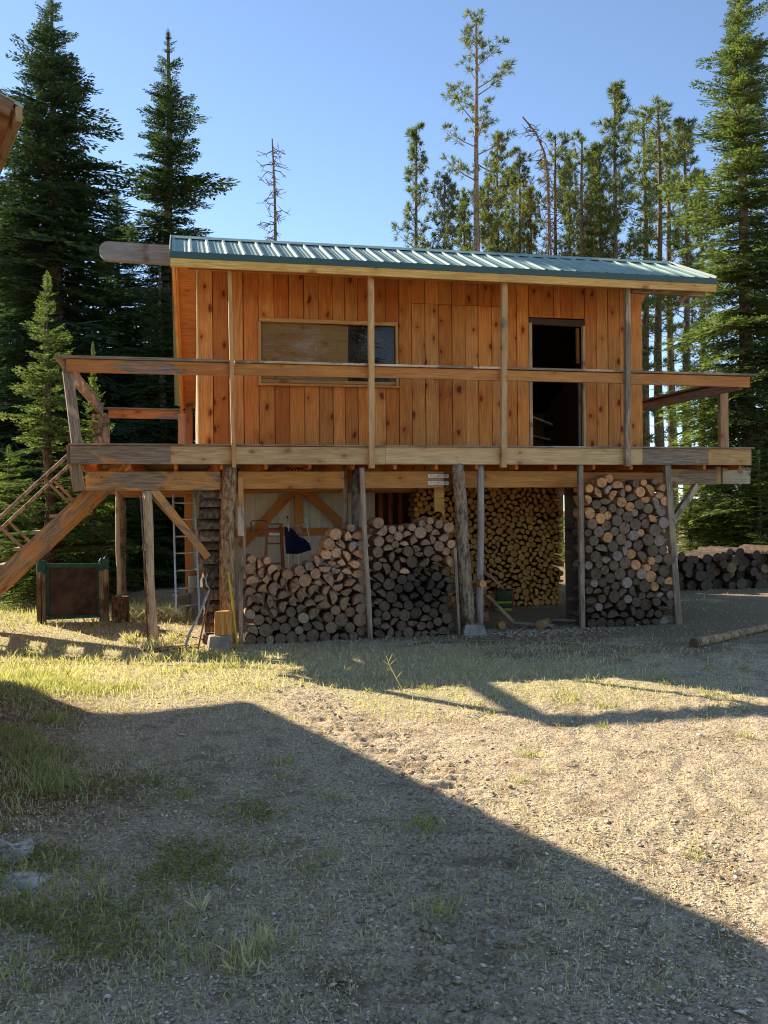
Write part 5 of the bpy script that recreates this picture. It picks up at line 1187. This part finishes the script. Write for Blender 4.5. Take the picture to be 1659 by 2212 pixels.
# tufts
def tufts(centres, per, h, r, mat, name, label, seed, lean=.45):
    def place(g, n):
        xs = []; ys = []
        for (cx, cy, sc) in centres:
            k = int(per*sc); xs.append(cx+g.normal(0, r*sc, k)); ys.append(cy+g.normal(0, r*sc, k))
        return np.concatenate(xs), np.concatenate(ys)
    return blades(0, place, lambda g, n, x, y: g.uniform(.35, 1.15, n)*h, lambda g, n, x, y: g.uniform(.0016, .0034, n)*(1+(y+12.3)*.10), mat, name, label, 'grass', lean, seed=seed)
gt = np.random.default_rng(9)
tufts([(-1.35, -3.75, 1.3), (-1.2, -3.5, 1.2), (-.92, -3.75, 1.0), (-.72, -3.62, .9), (-1.5, -3.2, 1.2), (-1.05, -3.3, .8), (-1.55, -2.6, 1.0), (-.5, -3.5, .6)], 520, .07, .14, M['grass'], 'grass_clump', 'bright green grass clumps at the left edge of the sunny yard', 11, .6)
tufts([(-1.0, -5.95, 1.1), (-.75, -6.6, 1.0), (-1.15, -5.5, .9), (-.9, -6.25, .8), (-.95, -5.0, .6)], 520, .085, .12, M['grass'], 'grass_clump', 'dark green grass clumps in the shade near the lower left', 12, .5)
tufts([(-.30, .15, 1.0), (-.42, -.1, .8), (-.15, .5, .7), (-.7, .6, .6)], 150, .17, .09, M['dry'], 'dry_tuft', 'tall dry grass round the foot of the slim post', 13)
tufts([(-.2, 2.4, 1.2), (-.45, 2.5, 1.2), (-.7, 2.7, 1.0), (.0, 2.2, .6)], 220, .24, .15, M['dry'], 'dry_tuft', 'pale dry grass around the plastic tub and stump', 14)
sp_t = []
for k in range(60):
    x_, y_ = gt.uniform(.5, 5.5), gt.uniform(-9.5, -2.2)
    if track(np.array([x_]), np.array([y_]))[0] > .3: sp_t.append((x_, y_, gt.uniform(.25, .6)))
tufts(sp_t, 70, .07, .07, M['grass'], 'grass_sprig', 'small green grass sprigs dotted over the open sand', 15, .6)
tufts([(.20, -8.98, .8), (.26, -8.88, .6), (.05, -8.5, .3)], 90, .11, .05, M['dry'], 'dry_tuft', 'wispy dry grass tufts in the shaded foreground', 16, .45)
tufts([(.22, -8.95, .8), (1.2, -7.75, .9), (1.0, -8.75, .6), (.0, -6.9, .6), (.62, -6.4, .6)], 120, .075, .07, M['grass'], 'grass_sprig', 'green grass tufts in the shaded foreground', 17, .55)
# low leafy cover, lower left
def w_leaf(x, y):
    p = fbm(x*3.1+7, y*3.1+2, 4, 66); b = 0
    for cx, cy, r in ((-.85, -7.0, .42), (-.42, -7.8, .40), (.08, -8.0, .26), (-.55, -8.55, .34), (-1.0, -7.5, .4), (.35, -7.3, .18), (-.15, -6.6, .25)): b = b+np.exp(-((x-cx)**2+(y-cy)**2)/(r*r))
    return np.clip(b*sstep(.40, .62, p), 0, 1)
g = np.random.default_rng(21); xs, ys = scatter(w_leaf, (-4, 1), (-9.9, -4))(g, 8000); n = len(xs)
zz = gz(xs, ys)+g.uniform(.003, .03, n); a = g.uniform(0, 6.283, n); D = np.stack([np.cos(a), np.sin(a), g.uniform(-.2, .6, n)], 1); D /= np.linalg.norm(D, axis=1, keepdims=True)
Nn = np.stack([g.normal(0, .5, n), g.normal(0, .5, n), np.ones(n)], 1); Nn -= D*(Nn*D).sum(1, keepdims=True); Nn /= np.linalg.norm(Nn, axis=1, keepdims=True)
tag(link('ground_cover', mesh_kites(kites(np.stack([xs, ys, zz], 1), D, Nn, g.uniform(.010, .026, n), g.uniform(.006, .013, n)), M['clover'], 'ground_cover')), 'low mossy green leaves covering the lower left of the yard', 'ground cover', None, 'stuff')
# pebbles and chips
def bits(n, weight, size, mat, name, label, cat, flat, seed, yr=(-9.8, 0), stretch=1.0):
    g = np.random.default_rng(seed); xs, ys = scatter(weight, (-5, 9), yr)(g, n); n = len(xs); zs = gz(xs, ys)
    s = size(g, n); a = g.uniform(0, 6.283, n); el = g.uniform(1, 2.2, n)*stretch
    base = np.array([(1, 0, 0), (0, 1, 0), (-1, 0, 0), (0, -1, 0), (0, 0, 1), (0, 0, -1)], float)
    V = base[None]*s[:, None, None]*np.stack([el, np.ones(n), np.full(n, flat)], 1)[:, None, :]*g.uniform(.7, 1.2, (n, 6, 1))
    ca, sa = np.cos(a)[:, None], np.sin(a)[:, None]
    V = np.stack([V[..., 0]*ca-V[..., 1]*sa+xs[:, None], V[..., 0]*sa+V[..., 1]*ca+ys[:, None], V[..., 2]+zs[:, None]+s[:, None]*flat*.5+.004], -1).reshape(-1, 3)
    f = np.array([(0, 1, 4), (1, 2, 4), (2, 3, 4), (3, 0, 4), (1, 0, 5), (2, 1, 5), (3, 2, 5), (0, 3, 5)])
    F = (np.arange(n)[:, None, None]*6+f[None]).reshape(-1, 3)
    me = bpy.data.meshes.new(name); me.vertices.add(len(V)); me.vertices.foreach_set('co', V.astype(np.float32).ravel())
    me.loops.add(F.size); me.loops.foreach_set('vertex_index', F.ravel().astype(np.int32)); me.polygons.add(len(F)); me.polygons.foreach_set('loop_start', np.arange(len(F), dtype=np.int32)*3)
    me.update(calc_edges=True); me.materials.append(mat); return tag(link(name, me), label, cat, None, 'stuff')
bits(26000, lambda x, y: (1-.8*soil(x, y)[:, 0])*clear(x, y), lambda g, n: g.lognormal(-5.95, .5, n), M['stone'], 'gravel', 'pale gravel specks scattered over the yard', 'gravel', .7, 31)
bits(5200, lambda x, y: (.35+.5*soil(x, y)[:, 2])*clear(x, y), lambda g, n: g.lognormal(-5.0, .4, n), M['chip'], 'wood_chips', 'wood chips and twig bits scattered over the yard', 'wood chips', .25, 32, (-9.8, 1))
bits(1500, lambda x, y: np.exp(-((x-4.9)/1.0)**2-((y+.1)/.35)**2), lambda g, n: g.lognormal(-4.1, .4, n), M['chip'], 'bark_litter', 'pale bark litter and chips at the mouth of the open bay', 'bark litter', .3, 33, (-1.5, 1))
tb = track; 
bits(900, lambda x, y: sstep(.45, .1, track(x, y)), lambda g, n: g.lognormal(-5.0, .45, n), M['ground'], 'soil_clods', 'rough clods of soil along the churned tyre track', 'soil', .8, 34, (-9.8, -2.6))
bits(2600, lambda x, y: (.25+.75*soil(x, y)[:, 2])*clear(x, y), lambda g, n: g.lognormal(-6.2, .35, n), M['twig'], 'twig_litter', 'thin dark twigs and needle litter strewn over the yard', 'twig litter', .5, 35, (-9.8, 1), 9.0)
# standing weed
wd = empty('dry_weed', (1.84, -4.15, gzf(1.84, -4.15)), 'single bare dry weed stalk in the sunny yard before the woodpiles', 'weed')
b0 = Vector((1.93, -4.2, gzf(1.93, -4.2)-.01))
tube('stalk', [b0, b0+Vector((-.06, .02, .12)), b0+Vector((-.12, .03, .24)), b0+Vector((-.15, .03, .33))], [.006, .005, .004, .002], M['dry'], wd, 5)
for dx, dz, ex, ez in ((-.12, .24, -.06, .30), (-.12, .24, -.19, .29), (-.06, .12, .0, .19), (-.09, .18, -.15, .22), (-.13, .27, -.09, .35)):
    tube('twig', [b0+Vector((dx, .03, dz)), b0+Vector((ex, .02, ez))], [.003, .0015], M['dry'], wd, 4)
# pale rock half buried at the left edge of the foreground
g = np.random.default_rng(3)
for k, (x_, y_, s_) in enumerate(((-.80, -7.70, .12), (-.71, -8.08, .09))):
    V = []; F = []; n = 12; m = 6
    for i in range(m+1):
        th = math.pi*i/m
        for j in range(n):
            ph = 2*math.pi*j/n; r = s_*(1+.55*(fbm(np.array([math.cos(ph)*2+k*5+9]), np.array([math.sin(ph)*2+i*.7+9]), 3, 4)[0]-.5)*2)
            V.append((x_+r*math.sin(th)*math.cos(ph)*1.1, y_+r*math.sin(th)*math.sin(ph)*1.3, gzf(x_, y_)+r*math.cos(th)*.2))
    F = [(i*n+j, i*n+(j+1) % n, (i+1)*n+(j+1) % n, (i+1)*n+j) for i in range(m) for j in range(n)]
    tag(obj('pale_rock', V, F, M['rock'], None, None, False), ('larger' if k == 0 else 'smaller')+' pale rock half buried at the left edge of the foreground', 'rock')
